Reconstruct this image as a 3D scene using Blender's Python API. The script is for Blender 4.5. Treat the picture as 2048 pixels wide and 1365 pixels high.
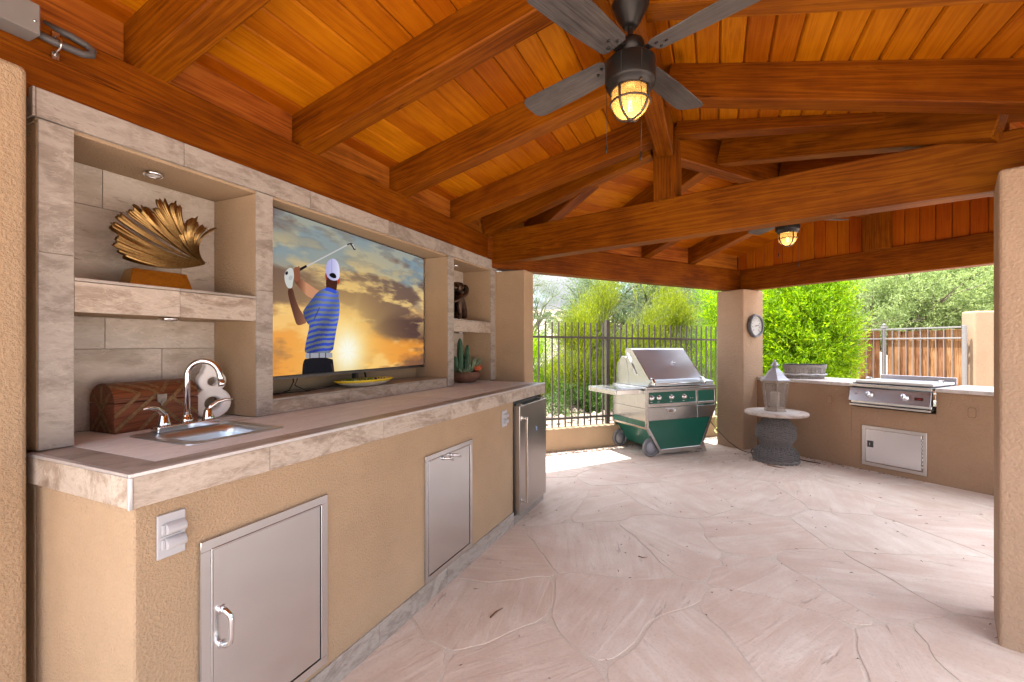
import bpy, bmesh, math, random
import numpy as np
from mathutils import Vector, Matrix, noise as mnoise

random.seed(7); RNG = np.random.default_rng(11)
for _o in list(bpy.data.objects): bpy.data.objects.remove(_o)
scene = bpy.context.scene
COL = scene.collection
R = math.radians
EXPOSURE = 3.06

# ------------------------------------------------------------------ camera
cam_d = bpy.data.cameras.new('camera'); cam = bpy.data.objects.new('camera', cam_d); COL.objects.link(cam)
cam.location = (0, 0, 1.4); cam.rotation_euler = (R(90), 0, 0)
cam_d.sensor_width = 36; cam_d.lens = 36 * 900 / 2048; cam_d.shift_y = 7.5 / 2048
cam_d.clip_start = 0.05; cam_d.clip_end = 2000
scene.camera = cam

# ------------------------------------------------------------------ world, sun, exposure
SUN_DIR = Vector((-0.93, 0.16, 2.9)).normalized()      # towards the sun
sun_el = math.asin(SUN_DIR.z); sun_az = math.atan2(SUN_DIR.x, SUN_DIR.y)
world = bpy.data.worlds.new('World'); scene.world = world; world.use_nodes = True
nt = world.node_tree; nt.nodes.clear()
def wn(t, **k):
    n = nt.nodes.new(t)
    for a, b in k.items(): setattr(n, a, b)
    return n
out = wn('ShaderNodeOutputWorld'); bg = wn('ShaderNodeBackground'); sky = wn('ShaderNodeTexSky')
sky.sky_type = 'NISHITA'; sky.sun_disc = False; sky.sun_elevation = sun_el; sky.sun_rotation = sun_az
sky.air_density = 1.0; sky.dust_density = 1.2; sky.ozone_density = 1.0
tc = wn('ShaderNodeTexCoord'); mp = wn('ShaderNodeMapping'); mp.inputs['Scale'].default_value = (1, 1, 2.6)
ns = wn('ShaderNodeTexNoise'); ns.inputs['Scale'].default_value = 3.2; ns.inputs['Detail'].default_value = 8; ns.inputs['Roughness'].default_value = .55
rp = wn('ShaderNodeValToRGB'); rp.color_ramp.elements[0].position = .30; rp.color_ramp.elements[1].position = .50
n2 = wn('ShaderNodeTexNoise'); n2.inputs['Scale'].default_value = 5.0; n2.inputs['Detail'].default_value = 6
r2 = wn('ShaderNodeValToRGB'); r2.color_ramp.elements[0].position = .35; r2.color_ramp.elements[1].position = .68
r2.color_ramp.elements[0].color = (3.4, 3.45, 3.85, 1); r2.color_ramp.elements[1].color = (5.5, 5.5, 5.7, 1)
mx = wn('ShaderNodeMix', data_type='RGBA')
L = nt.links.new
L(tc.outputs['Generated'], mp.inputs[0]); L(mp.outputs[0], ns.inputs['Vector']); L(mp.outputs[0], n2.inputs['Vector'])
L(ns.outputs['Fac'], rp.inputs[0]); L(n2.outputs['Fac'], r2.inputs[0])
L(rp.outputs[0], mx.inputs['Factor']); L(sky.outputs[0], mx.inputs['A'])
sx = wn('ShaderNodeSeparateXYZ'); gr_ = wn('ShaderNodeMapRange'); gr_.interpolation_type = 'SMOOTHSTEP'; gr_.inputs['From Min'].default_value = .0; gr_.inputs['From Max'].default_value = .8; gr_.inputs['To Min'].default_value = .11; gr_.inputs['To Max'].default_value = 1.0
mc = wn('ShaderNodeVectorMath', operation='SCALE')
L(tc.outputs['Generated'], sx.inputs[0]); L(sx.outputs['Z'], gr_.inputs[0]); L(r2.outputs[0], mc.inputs[0]); L(gr_.outputs[0], mc.inputs['Scale']); L(mc.outputs[0], mx.inputs['B'])
L(mx.outputs['Result'], bg.inputs['Color']); bg.inputs['Strength'].default_value = 0.15
L(bg.outputs[0], out.inputs['Surface'])
sd = bpy.data.lights.new('sun', 'SUN'); sd.energy = 2.0; sd.angle = R(.53); sd.color = (1.0, .97, .92)
sun = bpy.data.objects.new('sun', sd); COL.objects.link(sun); sun.rotation_euler = SUN_DIR.to_track_quat('Z', 'Y').to_euler(); sun.location = (0, 0, 30)
scene.view_settings.view_transform = 'Standard'; scene.view_settings.look = 'None'
scene.view_settings.gamma = 1; scene.view_settings.use_curve_mapping = False; scene.view_settings.exposure = EXPOSURE
scene.cycles.max_bounces = 10; scene.cycles.diffuse_bounces = 7; scene.cycles.transparent_max_bounces = 12
scene.cycles.sample_clamp_indirect = 6; scene.cycles.caustics_reflective = False; scene.cycles.caustics_refractive = False

# ------------------------------------------------------------------ frames
TH = R(65.7)                       # frame W: x along the bar wall, y into the wall
P0 = Vector((-1.02, 1.214, 0))
MW = Matrix.Translation(P0) @ Matrix.Rotation(TH, 4, 'Z')
TQ = math.atan2(-.87, .492)        # frame Q: x along the far gable to the right, y outwards
C0 = Vector((3.18, 6.27, 0))
MQ = Matrix.Translation(C0) @ Matrix.Rotation(TQ, 4, 'Z')
def W(s, t, z=0): return MW @ Vector((s, t, z))
def Q(b, a, z=0): return MQ @ Vector((b, a, z))

# ------------------------------------------------------------------ mesh helpers
class MB:
    def __init__(s): s.v = []; s.f = []; s.sm = []
    def add(s, vs, fs, smooth=False):
        k = len(s.v); s.v += [tuple(v) for v in vs]; s.f += [tuple(i + k for i in f) for f in fs]; s.sm += [smooth] * len(fs); return s
    def box(s, x0, x1, y0, y1, z0, z1, M=None):
        vs = [Vector((x, y, z)) for x in (x0, x1) for y in (y0, y1) for z in (z0, z1)]
        if M: vs = [M @ v for v in vs]
        return s.add(vs, [(0, 1, 3, 2), (4, 6, 7, 5), (0, 4, 5, 1), (2, 3, 7, 6), (0, 2, 6, 4), (1, 5, 7, 3)])
    def prism(s, poly, lo, hi, fn):
        """poly: 2-d outline; fn(u, v, w) -> point, w from lo to hi"""
        n = len(poly); vs = [fn(p[0], p[1], lo) for p in poly] + [fn(p[0], p[1], hi) for p in poly]
        return s.add(vs, [tuple(range(n))[::-1], tuple(range(n, 2 * n))] + [(i, (i + 1) % n, n + (i + 1) % n, n + i) for i in range(n)])
    def tube(s, pts, r, n=8, cap=True, smooth=True):
        pts = [Vector(p) for p in pts]; m = len(pts)
        rs = r if isinstance(r, (list, tuple)) else [r] * m
        up = None; rings = []
        for i, p in enumerate(pts):
            d = (pts[min(i + 1, m - 1)] - pts[max(i - 1, 0)])
            d = d.normalized() if d.length > 1e-9 else Vector((0, 0, 1))
            if up is None:
                up = Vector((0, 0, 1)) if abs(d.z) < .9 else Vector((1, 0, 0))
            a = d.cross(up)
            if a.length < 1e-6: a = d.orthogonal()
            a.normalize(); b = a.cross(d).normalized(); up = b
            rings.append([p + (a * math.cos(2 * math.pi * k / n) + b * math.sin(2 * math.pi * k / n)) * rs[i] for k in range(n)])
        vs = [v for g in rings for v in g]
        fs = [(i * n + k, i * n + (k + 1) % n, (i + 1) * n + (k + 1) % n, (i + 1) * n + k) for i in range(m - 1) for k in range(n)]
        s.add(vs, fs, smooth)
        if cap: s.add(rings[0], [tuple(range(n))]); s.add(rings[-1], [tuple(range(n))])
        return s
    def cyl(s, p0, p1, r, n=16, r1=None, smooth=True): return s.tube([p0, p1], [r, r if r1 is None else r1], n, True, smooth)
    def lathe(s, prof, n=24, c=(0, 0, 0), M=None, sx=1, sy=1, smooth=True, caps=(1, 1)):
        vs = []
        for (r, z) in prof:
            for k in range(n):
                a = 2 * math.pi * k / n; v = Vector((c[0] + r * math.cos(a) * sx, c[1] + r * math.sin(a) * sy, c[2] + z))
                vs.append(M @ v if M else v)
        m = len(prof)
        fs = [(i * n + k, i * n + (k + 1) % n, (i + 1) * n + (k + 1) % n, (i + 1) * n + k) for i in range(m - 1) for k in range(n)]
        s.add(vs, fs, smooth)
        if caps[0] and prof[0][0] > 1e-5: s.add(vs[:n], [tuple(range(n))])
        if caps[1] and prof[-1][0] > 1e-5: s.add(vs[-n:], [tuple(range(n))])
        return s
    def ball(s, c, r, n=12, sc=(1, 1, 1)):
        m = n // 2; prof = [(max(1e-6, r * math.sin(math.pi * i / m)), -r * math.cos(math.pi * i / m)) for i in range(m + 1)]
        vs = []
        for (q, z) in prof:
            for k in range(n):
                a = 2 * math.pi * k / n; vs.append((c[0] + q * math.cos(a) * sc[0], c[1] + q * math.sin(a) * sc[1], c[2] + z * sc[2]))
        return s.add(vs, [(i * n + k, i * n + (k + 1) % n, (i + 1) * n + (k + 1) % n, (i + 1) * n + k) for i in range(m) for k in range(n)], True)
    def mesh(s, name, bevel=0, seg=1):
        me = bpy.data.meshes.new(name); bm = bmesh.new()
        bv = [bm.verts.new(v) for v in s.v]
        for f, sm in zip(s.f, s.sm):
            try: fa = bm.faces.new([bv[i] for i in f]); fa.smooth = sm
            except ValueError: pass
        bmesh.ops.remove_doubles(bm, verts=bm.verts, dist=1e-6)
        bmesh.ops.recalc_face_normals(bm, faces=bm.faces)
        if bevel:
            es = [e for e in bm.edges if len(e.link_faces) == 2 and e.calc_face_angle(0) > .5]
            bmesh.ops.bevel(bm, geom=es, offset=bevel, segments=seg, profile=.6, affect='EDGES', clamp_overlap=True)
            if seg > 1:
                for f in bm.faces: f.smooth = f.smooth or f.calc_area() < 1e-3
        bm.to_mesh(me); bm.free(); return me
    def build(s, name, mat, parent=None, loc=None, M=None, bevel=0, seg=1, **tags):
        return link(name, s.mesh(name, bevel, seg), mat, parent, loc, M, **tags)

ROOTM = {}
def tag(o, label=None, cat=None, group=None, kind=None):
    if label: o['label'] = label
    if cat: o['category'] = cat
    if group: o['group'] = group
    if kind: o['kind'] = kind
    return o
def link(name, me, mat, parent=None, loc=None, M=None, **tags):
    o = bpy.data.objects.new(name, me); COL.objects.link(o)
    if mat and not me.materials: me.materials.append(mat)
    if parent: o.parent = parent
    if M is not None: o.matrix_local = M
    if loc is not None: o.location = loc
    return tag(o, **tags)
def empty(name, M, label, cat, group=None):
    """thing root; M = world matrix"""
    o = bpy.data.objects.new(name, None); COL.objects.link(o); o.empty_display_size = .1
    o.matrix_local = M; ROOTM[o.name] = M.copy()
    return tag(o, label, cat, group)
def wframe(parent, s, t, z=0, rz=0):
    """local matrix (under parent) of a spot in frame W"""
    return ROOTM[parent.name].inverted() @ MW @ Matrix.Translation((s, t, z)) @ Matrix.Rotation(rz, 4, 'Z')
def copy_tree(o, parent=None):
    c = o.copy(); COL.objects.link(c)
    if parent: c.parent = parent
    for ch in [x for x in ALLCH(o)]: copy_tree(ch, c)
    return c
def ALLCH(o): return [x for x in bpy.data.objects if x.parent is o]

def beam(name, A, B, w, h, mat, parent, bevel=.006, off=0):
    """timber from A to B (world, centre of underside), own axes so the grain runs along it"""
    A = Vector(A); B = Vector(B); x = (B - A).normalized(); y = Vector((0, 0, 1)).cross(x).normalized(); z = x.cross(y)
    M = Matrix((x, y, z)).transposed().to_4x4(); M.translation = A
    Lg = (B - A).length; m = MB()
    # a few cross sections with slight sawn wander
    n = max(2, int(Lg / .25)); vs = []; rn = random.Random(sum(map(ord, name)) % 99 + int(Lg * 1000))
    for i in range(n + 1):
        q = Lg * i / n; e = [rn.uniform(-.0015, .0015) for _ in range(8)]
        vs += [(q, -w / 2 + e[0], e[1]), (q, w / 2 + e[2], e[3]), (q, w / 2 + e[4], h + e[5]), (q, -w / 2 + e[6], h + e[7])]
    fs = [(0, 1, 2, 3), tuple(4 * n + i for i in (3, 2, 1, 0))]
    for i in range(n):
        for k in range(4): fs.append((4 * i + k, 4 * i + (k + 1) % 4, 4 * i + 4 + (k + 1) % 4, 4 * i + 4 + k))
    m.add(vs, fs)
    return m.build(name, mat, parent, M=(ROOTM[parent.name].inverted() @ M), bevel=bevel)

# ------------------------------------------------------------------ materials
def newmat(name):
    m = bpy.data.materials.new(name); m.use_nodes = True; n = m.node_tree; n.nodes.clear()
    o = n.nodes.new('ShaderNodeOutputMaterial'); p = n.nodes.new('ShaderNodeBsdfPrincipled'); n.links.new(p.outputs[0], o.inputs[0])
    return m, n, p, o
def N(n, t, **k):
    x = n.nodes.new(t)
    for a, b in k.items():
        if hasattr(x, a) and not isinstance(b, tuple): setattr(x, a, b)
    return x
def vec(n, scale=(1, 1, 1), rand=True, coord='Object'):
    t = N(n, 'ShaderNodeTexCoord'); mp = N(n, 'ShaderNodeMapping'); mp.inputs['Scale'].default_value = scale
    n.links.new(t.outputs[coord], mp.inputs[0])
    if rand:
        oi = N(n, 'ShaderNodeObjectInfo'); cm = N(n, 'ShaderNodeMath'); cm.operation = 'MULTIPLY'; cm.inputs[1].default_value = 37.0
        n.links.new(oi.outputs['Random'], cm.inputs[0]); va = N(n, 'ShaderNodeVectorMath'); va.operation = 'ADD'
        n.links.new(mp.outputs[0], va.inputs[0]); n.links.new(cm.outputs[0], va.inputs[1]); return va.outputs[0]
    return mp.outputs[0]
def noise(n, v, scale, detail=4, rough=.55, dist=0):
    x = N(n, 'ShaderNodeTexNoise'); x.inputs['Scale'].default_value = scale; x.inputs['Detail'].default_value = detail
    x.inputs['Roughness'].default_value = rough; x.inputs['Distortion'].default_value = dist; n.links.new(v, x.inputs['Vector']); return x.outputs['Fac']
def ramp(n, f, stops):
    x = N(n, 'ShaderNodeValToRGB'); cr = x.color_ramp
    while len(cr.elements) < len(stops): cr.elements.new(.5)
    for e, (p, c) in zip(cr.elements, stops): e.position = p; e.color = (c if len(c) == 4 else (*c, 1))
    n.links.new(f, x.inputs[0]); return x.outputs[0]
def mixc(n, f, a, b, mode='MIX'):
    x = N(n, 'ShaderNodeMix'); x.data_type = 'RGBA'; x.blend_type = mode
    for s, q in (('Factor', f), ('A', a), ('B', b)):
        i = x.inputs[s] if s != 'Factor' else x.inputs[0]
        if s != 'Factor': i = [k for k in x.inputs if k.name == s and k.type == 'RGBA'][0]
        if isinstance(q, (int, float)): i.default_value = q
        elif isinstance(q, tuple): i.default_value = (*q, 1) if len(q) == 3 else q
        else: n.links.new(q, i)
    return [k for k in x.outputs if k.type == 'RGBA'][0]
def math_(n, op, a, b=0.0):
    x = N(n, 'ShaderNodeMath'); x.operation = op
    for i, q in ((0, a), (1, b)):
        if isinstance(q, (int, float)): x.inputs[i].default_value = q
        else: n.links.new(q, x.inputs[i])
    return x.outputs[0]
def bump(n, p, hgt, dist=.002, strength=1.0):
    b = N(n, 'ShaderNodeBump'); b.inputs['Distance'].default_value = dist; b.inputs['Strength'].default_value = strength
    n.links.new(hgt, b.inputs['Height']); n.links.new(b.outputs[0], p.inputs['Normal']); return b
def objrand(n, lo, hi):
    oi = N(n, 'ShaderNodeObjectInfo'); m = N(n, 'ShaderNodeMapRange'); m.inputs['To Min'].default_value = lo; m.inputs['To Max'].default_value = hi
    n.links.new(oi.outputs['Random'], m.inputs[0]); return m.outputs[0]
def hsv(n, col, v=1.0, h=.5, s=1.0):
    x = N(n, 'ShaderNodeHueSaturation')
    for k, q in (('Hue', h), ('Saturation', s), ('Value', v)):
        if isinstance(q, (int, float)): x.inputs[k].default_value = q
        else: n.links.new(q, x.inputs[k])
    n.links.new(col, x.inputs['Color']); return x.outputs[0]

def mat_wood(name, dark, mid, light, rough=.5, scale=1.0, knots=True, var=.12, coat=.15, bumpd=.0012, wave=.13, checks=False, hv=.0075):
    m, n, p, o = newmat(name)
    v = vec(n, (.45 * scale, 8 * scale, 8 * scale))
    big = noise(n, v, 1.1, 3, .5, .6)
    vv = N(n, 'ShaderNodeVectorMath'); vv.operation = 'ADD'; n.links.new(v, vv.inputs[0])
    sc = N(n, 'ShaderNodeVectorMath'); sc.operation = 'SCALE'; sc.inputs['Scale'].default_value = 1.6
    cb = N(n, 'ShaderNodeCombineXYZ'); n.links.new(big, cb.inputs[1]); n.links.new(big, cb.inputs[2]); n.links.new(cb.outputs[0], sc.inputs[0]); n.links.new(sc.outputs[0], vv.inputs[1])
    wv = N(n, 'ShaderNodeTexWave'); wv.wave_type = 'RINGS'; wv.rings_direction = 'X'; wv.inputs['Scale'].default_value = 1.15
    wv.inputs['Distortion'].default_value = 3.2; wv.inputs['Detail'].default_value = 3; wv.inputs['Detail Scale'].default_value = 1.6
    n.links.new(vv.outputs[0], wv.inputs['Vector'])
    v2 = vec(n, (1.5 * scale, 60 * scale, 60 * scale)); fine = noise(n, v2, 3.0, 4, .65)
    v3 = vec(n, (1.2, 1.8, 1.8)); blot = noise(n, v3, 1.6, 4, .6)
    g = math_(n, 'MULTIPLY', wv.outputs['Fac'], wave); g = math_(n, 'ADD', g, math_(n, 'MULTIPLY', fine, .34)); g = math_(n, 'ADD', g, math_(n, 'MULTIPLY', blot, .50)); g = math_(n, 'ADD', g, .08 - wave / 2)
    c = ramp(n, g, [(.34, dark), (.50, mid), (.70, light)])
    if knots:
        vk = vec(n, (1.0, 3.2, 3.2)); vo = N(n, 'ShaderNodeTexVoronoi'); vo.inputs['Scale'].default_value = 1.15; n.links.new(vk, vo.inputs['Vector'])
        kd = math_(n, 'ADD', vo.outputs['Distance'], math_(n, 'MULTIPLY', fine, .08))
        km = ramp(n, kd, [(.085, (1, 1, 1)), (.17, (0, 0, 0))]); vq = N(n, 'ShaderNodeSeparateColor'); n.links.new(vo.outputs['Color'], vq.inputs[0]); km = math_(n, 'MULTIPLY', km, ramp(n, vq.outputs[0], [(.45, (0, 0, 0)), (.5, (1, 1, 1))]))
        c = mixc(n, math_(n, 'MULTIPLY', km, .62), c, tuple(q * .32 for q in dark))
    if checks:
        vc = vec(n, (.7, 22, 22)); ck = noise(n, vc, 1.6, 3, .5, .5); cm_ = ramp(n, math_(n, 'ABSOLUTE', math_(n, 'SUBTRACT', ck, .5)), [(0, (1, 1, 1)), (.010, (0, 0, 0))]); vm_ = vec(n, (1.1, 3, 3)); mk = ramp(n, noise(n, vm_, 1.3, 2), [(.50, (0, 0, 0)), (.60, (1, 1, 1))])
        c = mixc(n, math_(n, 'MULTIPLY', math_(n, 'MULTIPLY', cm_, mk), .75), c, tuple(q * .25 for q in dark))
    vs = vec(n, (7, 1.2, 1.2)); saw = noise(n, vs, 9, 3, .5)
    c = hsv(n, c, v=objrand(n, 1 - var, 1 + var), h=objrand(n, .5 - hv, .5 + hv))
    n.links.new(c, p.inputs['Base Color']); p.inputs['Roughness'].default_value = rough
    p.inputs['Coat Weight'].default_value = coat; p.inputs['Coat Roughness'].default_value = .35; p.inputs['Specular IOR Level'].default_value = .10
    h = math_(n, 'ADD', math_(n, 'MULTIPLY', fine, .9), math_(n, 'ADD', math_(n, 'MULTIPLY', wv.outputs['Fac'], .35), math_(n, 'MULTIPLY', saw, .5)))
    bump(n, p, h, bumpd, .8); return m
def mat_stucco(name, col, depth=.0024, scale=125, streak=.0, rough=.92):
    m, n, p, o = newmat(name); v = vec(n, (1, 1, 1), rand=False)
    a = noise(n, v, scale, 3, .55, 0); b = noise(n, v, scale * .35, 2, .5); big = noise(n, v, 1.3, 7, .65); sp = noise(n, v, scale * 2.2, 2, .5)
    c = ramp(n, big, [(.3, tuple(q * .86 for q in col)), (.7, tuple(min(1, q * 1.10) for q in col))])
    c = mixc(n, math_(n, 'MULTIPLY', ramp(n, a, [(.35, (1, 1, 1)), (.5, (0, 0, 0))]), .14), c, tuple(q * .55 for q in col))
    c = mixc(n, math_(n, 'MULTIPLY', ramp(n, sp, [(.62, (0, 0, 0)), (.72, (1, 1, 1))]), .25), c, tuple(min(1, q * 1.5) for q in col))
    n.links.new(c, p.inputs['Base Color']); p.inputs['Roughness'].default_value = rough; p.inputs['Specular IOR Level'].default_value = .2
    h = math_(n, 'ADD', ramp(n, a, [(.38, (0, 0, 0)), (.62, (1, 1, 1))]), math_(n, 'MULTIPLY', b, .8)); bump(n, p, h, depth, .75); return m
def mat_tile(name, c1, c2, c3, s=(2.2, 5.5, 5.5), rough=.42, var=.07):
    m, n, p, o = newmat(name); v = vec(n, s); d = noise(n, v, 1.2, 8, .62, 1.3); f = noise(n, v, 7, 6, .7, .8)
    g = math_(n, 'ADD', math_(n, 'MULTIPLY', d, .72), math_(n, 'MULTIPLY', f, .32))
    c = ramp(n, g, [(.34, c1), (.47, c2), (.56, c3), (.70, c2)])
    v2 = vec(n, (s[0] * .6, s[1] * 1.2, s[2] * 1.2)); pit = noise(n, v2, 16, 4, .7, .5)
    c = mixc(n, math_(n, 'MULTIPLY', ramp(n, pit, [(.30, (1, 1, 1)), (.40, (0, 0, 0))]), .5), c, tuple(q * .5 for q in c1))
    vein = noise(n, v, 2.1, 5, .6, 2.0); vm = ramp(n, math_(n, 'ABSOLUTE', math_(n, 'SUBTRACT', vein, .5)), [(.0, (1, 1, 1)), (.018, (0, 0, 0))])
    c = mixc(n, math_(n, 'MULTIPLY', vm, .4), c, tuple(min(1, q * 1.35) for q in c3))
    c = hsv(n, c, v=objrand(n, 1 - var, 1 + var)); n.links.new(c, p.inputs['Base Color']); p.inputs['Roughness'].default_value = rough
    bump(n, p, math_(n, 'ADD', f, math_(n, 'MULTIPLY', pit, .6)), .0009, .6); return m
def mat_plain(name, col, rough=.5, metal=0, spec=.5, nscale=40, nd=0, var=.06, coat=0):
    m, n, p, o = newmat(name); v = vec(n, (1, 1, 1)); a = noise(n, v, nscale, 4, .6)
    c = ramp(n, a, [(.25, tuple(q * (1 - var) for q in col)), (.75, tuple(min(1, q * (1 + var)) for q in col))])
    n.links.new(c, p.inputs['Base Color']); p.inputs['Roughness'].default_value = rough; p.inputs['Metallic'].default_value = metal
    p.inputs['Specular IOR Level'].default_value = spec; p.inputs['Coat Weight'].default_value = coat
    if nd: bump(n, p, a, nd, .7)
    return m
def mat_steel(name, col=(.66, .645, .63), rough=.28, dirn=(1, 1, 60), br=.05, bd=.00004):
    m, n, p, o = newmat(name); v = vec(n, dirn); a = noise(n, v, 5, 5, .7); v2 = vec(n, (1, 1, 1)); b = noise(n, v2, 2.2, 5, .6)
    n.links.new(ramp(n, b, [(.3, tuple(q * .93 for q in col)), (.7, col)]), p.inputs['Base Color'])
    r = math_(n, 'ADD', math_(n, 'MULTIPLY', a, br), math_(n, 'ADD', math_(n, 'MULTIPLY', b, .04), rough - .05)); n.links.new(r, p.inputs['Roughness'])
    p.inputs['Metallic'].default_value = 1; p.inputs['Anisotropic'].default_value = .4
    bump(n, p, math_(n, 'ADD', a, math_(n, 'MULTIPLY', b, 22)), bd, .4); return m
def mat_leaf(name, c_lo, c_mid, c_hi, trans=.45):
    m, n, p, o = newmat(name); g = N(n, 'ShaderNodeNewGeometry')
    t = N(n, 'ShaderNodeTexCoord'); a = noise(n, t.outputs['Object'], 1.8, 3, .6)
    f = math_(n, 'ADD', math_(n, 'MULTIPLY', g.outputs['Random Per Island'], .6), math_(n, 'MULTIPLY', a, .45))
    c = ramp(n, f, [(.15, c_lo), (.5, c_mid), (.88, c_hi)]); n.links.new(c, p.inputs['Base Color'])
    p.inputs['Roughness'].default_value = .5; p.inputs['Specular IOR Level'].default_value = .25
    tr = N(n, 'ShaderNodeBsdfTranslucent'); n.links.new(hsv(n, c, v=1.5, s=1.15), tr.inputs[0]); ms = N(n, 'ShaderNodeMixShader'); ms.inputs[0].default_value = trans
    n.links.new(p.outputs[0], ms.inputs[1]); n.links.new(tr.outputs[0], ms.inputs[2]); n.links.new(ms.outputs[0], o.inputs[0]); return m
def mat_emit(name, col, st):
    m, n, p, o = newmat(name); e = N(n, 'ShaderNodeEmission'); e.inputs[0].default_value = (*col, 1); e.inputs[1].default_value = st
    n.links.new(e.outputs[0], o.inputs[0]); return m

WOOD = mat_wood('stained_timber', (.09, .019, .0005), (.178, .044, .0010), (.29, .088, .0022), wave=.11, coat=.02, checks=True, scale=1.2, hv=.003)
PLANK = mat_wood('ceiling_pine', (.28, .066, .0010), (.39, .107, .0014), (.50, .160, .003), coat=.02, var=.20, knots=True, wave=.10, scale=1.3)
GABLE = mat_wood('gable_pine', (.25, .053, .0012), (.35, .082, .002), (.43, .12, .004), coat=.05, var=.10, wave=.08)
STUCCO = mat_stucco('tan_stucco', (.44, .315, .20))
STUCCO_FAR = mat_stucco('brown_stucco', (.33, .205, .125), depth=.0018, scale=70)
STUCCO_PIL = mat_stucco('pillar_stucco', (.42, .29, .195), depth=.0022, scale=70)
TILE = mat_tile('travertine_tile', (.21, .155, .115), (.34, .27, .21), (.50, .43, .36))
TILE_G = mat_tile('grey_travertine', (.185, .155, .13), (.28, .243, .208), (.40, .358, .318))
TILE_L = mat_tile('pale_tile', (.58, .575, .56), (.69, .69, .68), (.76, .76, .75), s=(1.2, 4, 4), rough=.55)
TILE_B = mat_tile('backsplash_tile', (.32, .265, .21), (.44, .38, .315), (.53, .47, .41), s=(1.6, 4, 4), rough=.4)
GROUT = mat_plain('grout', (.40, .33, .26), .9, nscale=60, nd=.0006)
TRIM = mat_plain('metal_trim', (.62, .60, .60), .35, .6)
STEEL = mat_steel('stainless_steel'); STEEL_V = mat_steel('stainless_warm', (.76, .79, .80), .20, (60, 60, 1))
CHROME = mat_plain('chrome', (.75, .75, .76), .08, 1, nscale=8, var=.02)
BLACK = mat_plain('matte_black', (.012, .011, .011), .45); RUBBER = mat_plain('rubber_grey', (.30, .30, .31), .6)
DGREY = mat_plain('dark_plastic', (.03, .03, .032), .4)
# ================================================================== SETTING: ground
def mesh_np(name, verts, faces_per, mat, parent=None, smooth=False, **tags):
    """verts (F*k, 3): every k consecutive verts are one face"""
    v = np.asarray(verts, dtype=np.float32).reshape(-1, 3); k = faces_per; nf = len(v) // k
    me = bpy.data.meshes.new(name); me.vertices.add(len(v)); me.vertices.foreach_set('co', v.ravel())
    me.loops.add(len(v)); me.loops.foreach_set('vertex_index', np.arange(len(v), dtype=np.int32))
    me.polygons.add(nf); me.polygons.foreach_set('loop_start', np.arange(nf, dtype=np.int32) * k); me.polygons.foreach_set('loop_total', np.full(nf, k, dtype=np.int32))
    me.update(); me.validate(); return link(name, me, mat, parent, **tags)

def mat_dirt(c1=(.28, .22, .165), c2=(.42, .35, .28), c3=(.54, .47, .40)):
    m, n, p, o = newmat('desert_dirt'); v = vec(n, (1, 1, 1), rand=False); a = noise(n, v, .5, 6, .6); b = noise(n, v, 14, 6, .7)
    g = math_(n, 'ADD', math_(n, 'MULTIPLY', a, .5), math_(n, 'MULTIPLY', b, .5))
    n.links.new(ramp(n, g, [(.35, c1), (.5, c2), (.66, c3)]), p.inputs['Base Color']); p.inputs['Roughness'].default_value = .95
    bump(n, p, b, .03, .8); return m
DIRT = mat_dirt()
m = MB(); m.box(-900, 900, -900, 900, -.6, -.06); link('ground', m.mesh('ground'), DIRT, kind='structure')

# low wall frame: x along the wall, y outwards
TF = math.atan2(.37, .93); F0 = Vector((.394, 5.806, 0)); MF = Matrix.Translation(F0) @ Matrix.Rotation(TF, 4, 'Z')
def F(x, y, z=0): return MF @ Vector((x, y, z))
def slope_z(x, y):
    z = .24 + .02 * y - .3 * math.exp(-((y - 9) / 5) ** 2) + 10.5 * max(0, (y - 18) / 150) ** 1.25 if y > 18 else .24 + .02 * y - .3 * math.exp(-((y - 9) / 5) ** 2)
    return z + .10 * mnoise.noise((x * .5, y * .5, 0)) * min(1, y / 2) + max(0, y - 20) * .02 * mnoise.noise((x * .03, y * .03, 3))
xs = [-160, -110, -70, -45, -30, -20, -14] + [-10 + i * .6 for i in range(40)] + [16, 22, 30, 42, 60, 90, 130, 180]
ys = [.12, .3, .6] + [1 + .6 * i for i in range(22)] + [15 + 2 * i for i in range(8)] + [34, 42, 52, 65, 80, 100, 125, 155, 190, 240]
vs = [(x, y, slope_z(x, y)) for y in ys for x in xs]; nx = len(xs)
m = MB(); m.add(vs, [(j * nx + i, j * nx + i + 1, (j + 1) * nx + i + 1, (j + 1) * nx + i) for j in range(len(ys) - 1) for i in range(nx - 1)], True)
me = m.mesh('desert_slope'); DIRT2 = mat_dirt((.15, .115, .08), (.26, .205, .155), (.40, .33, .26)); hill = link('desert_slope', me, DIRT2, M=MF, kind='structure')

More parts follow.
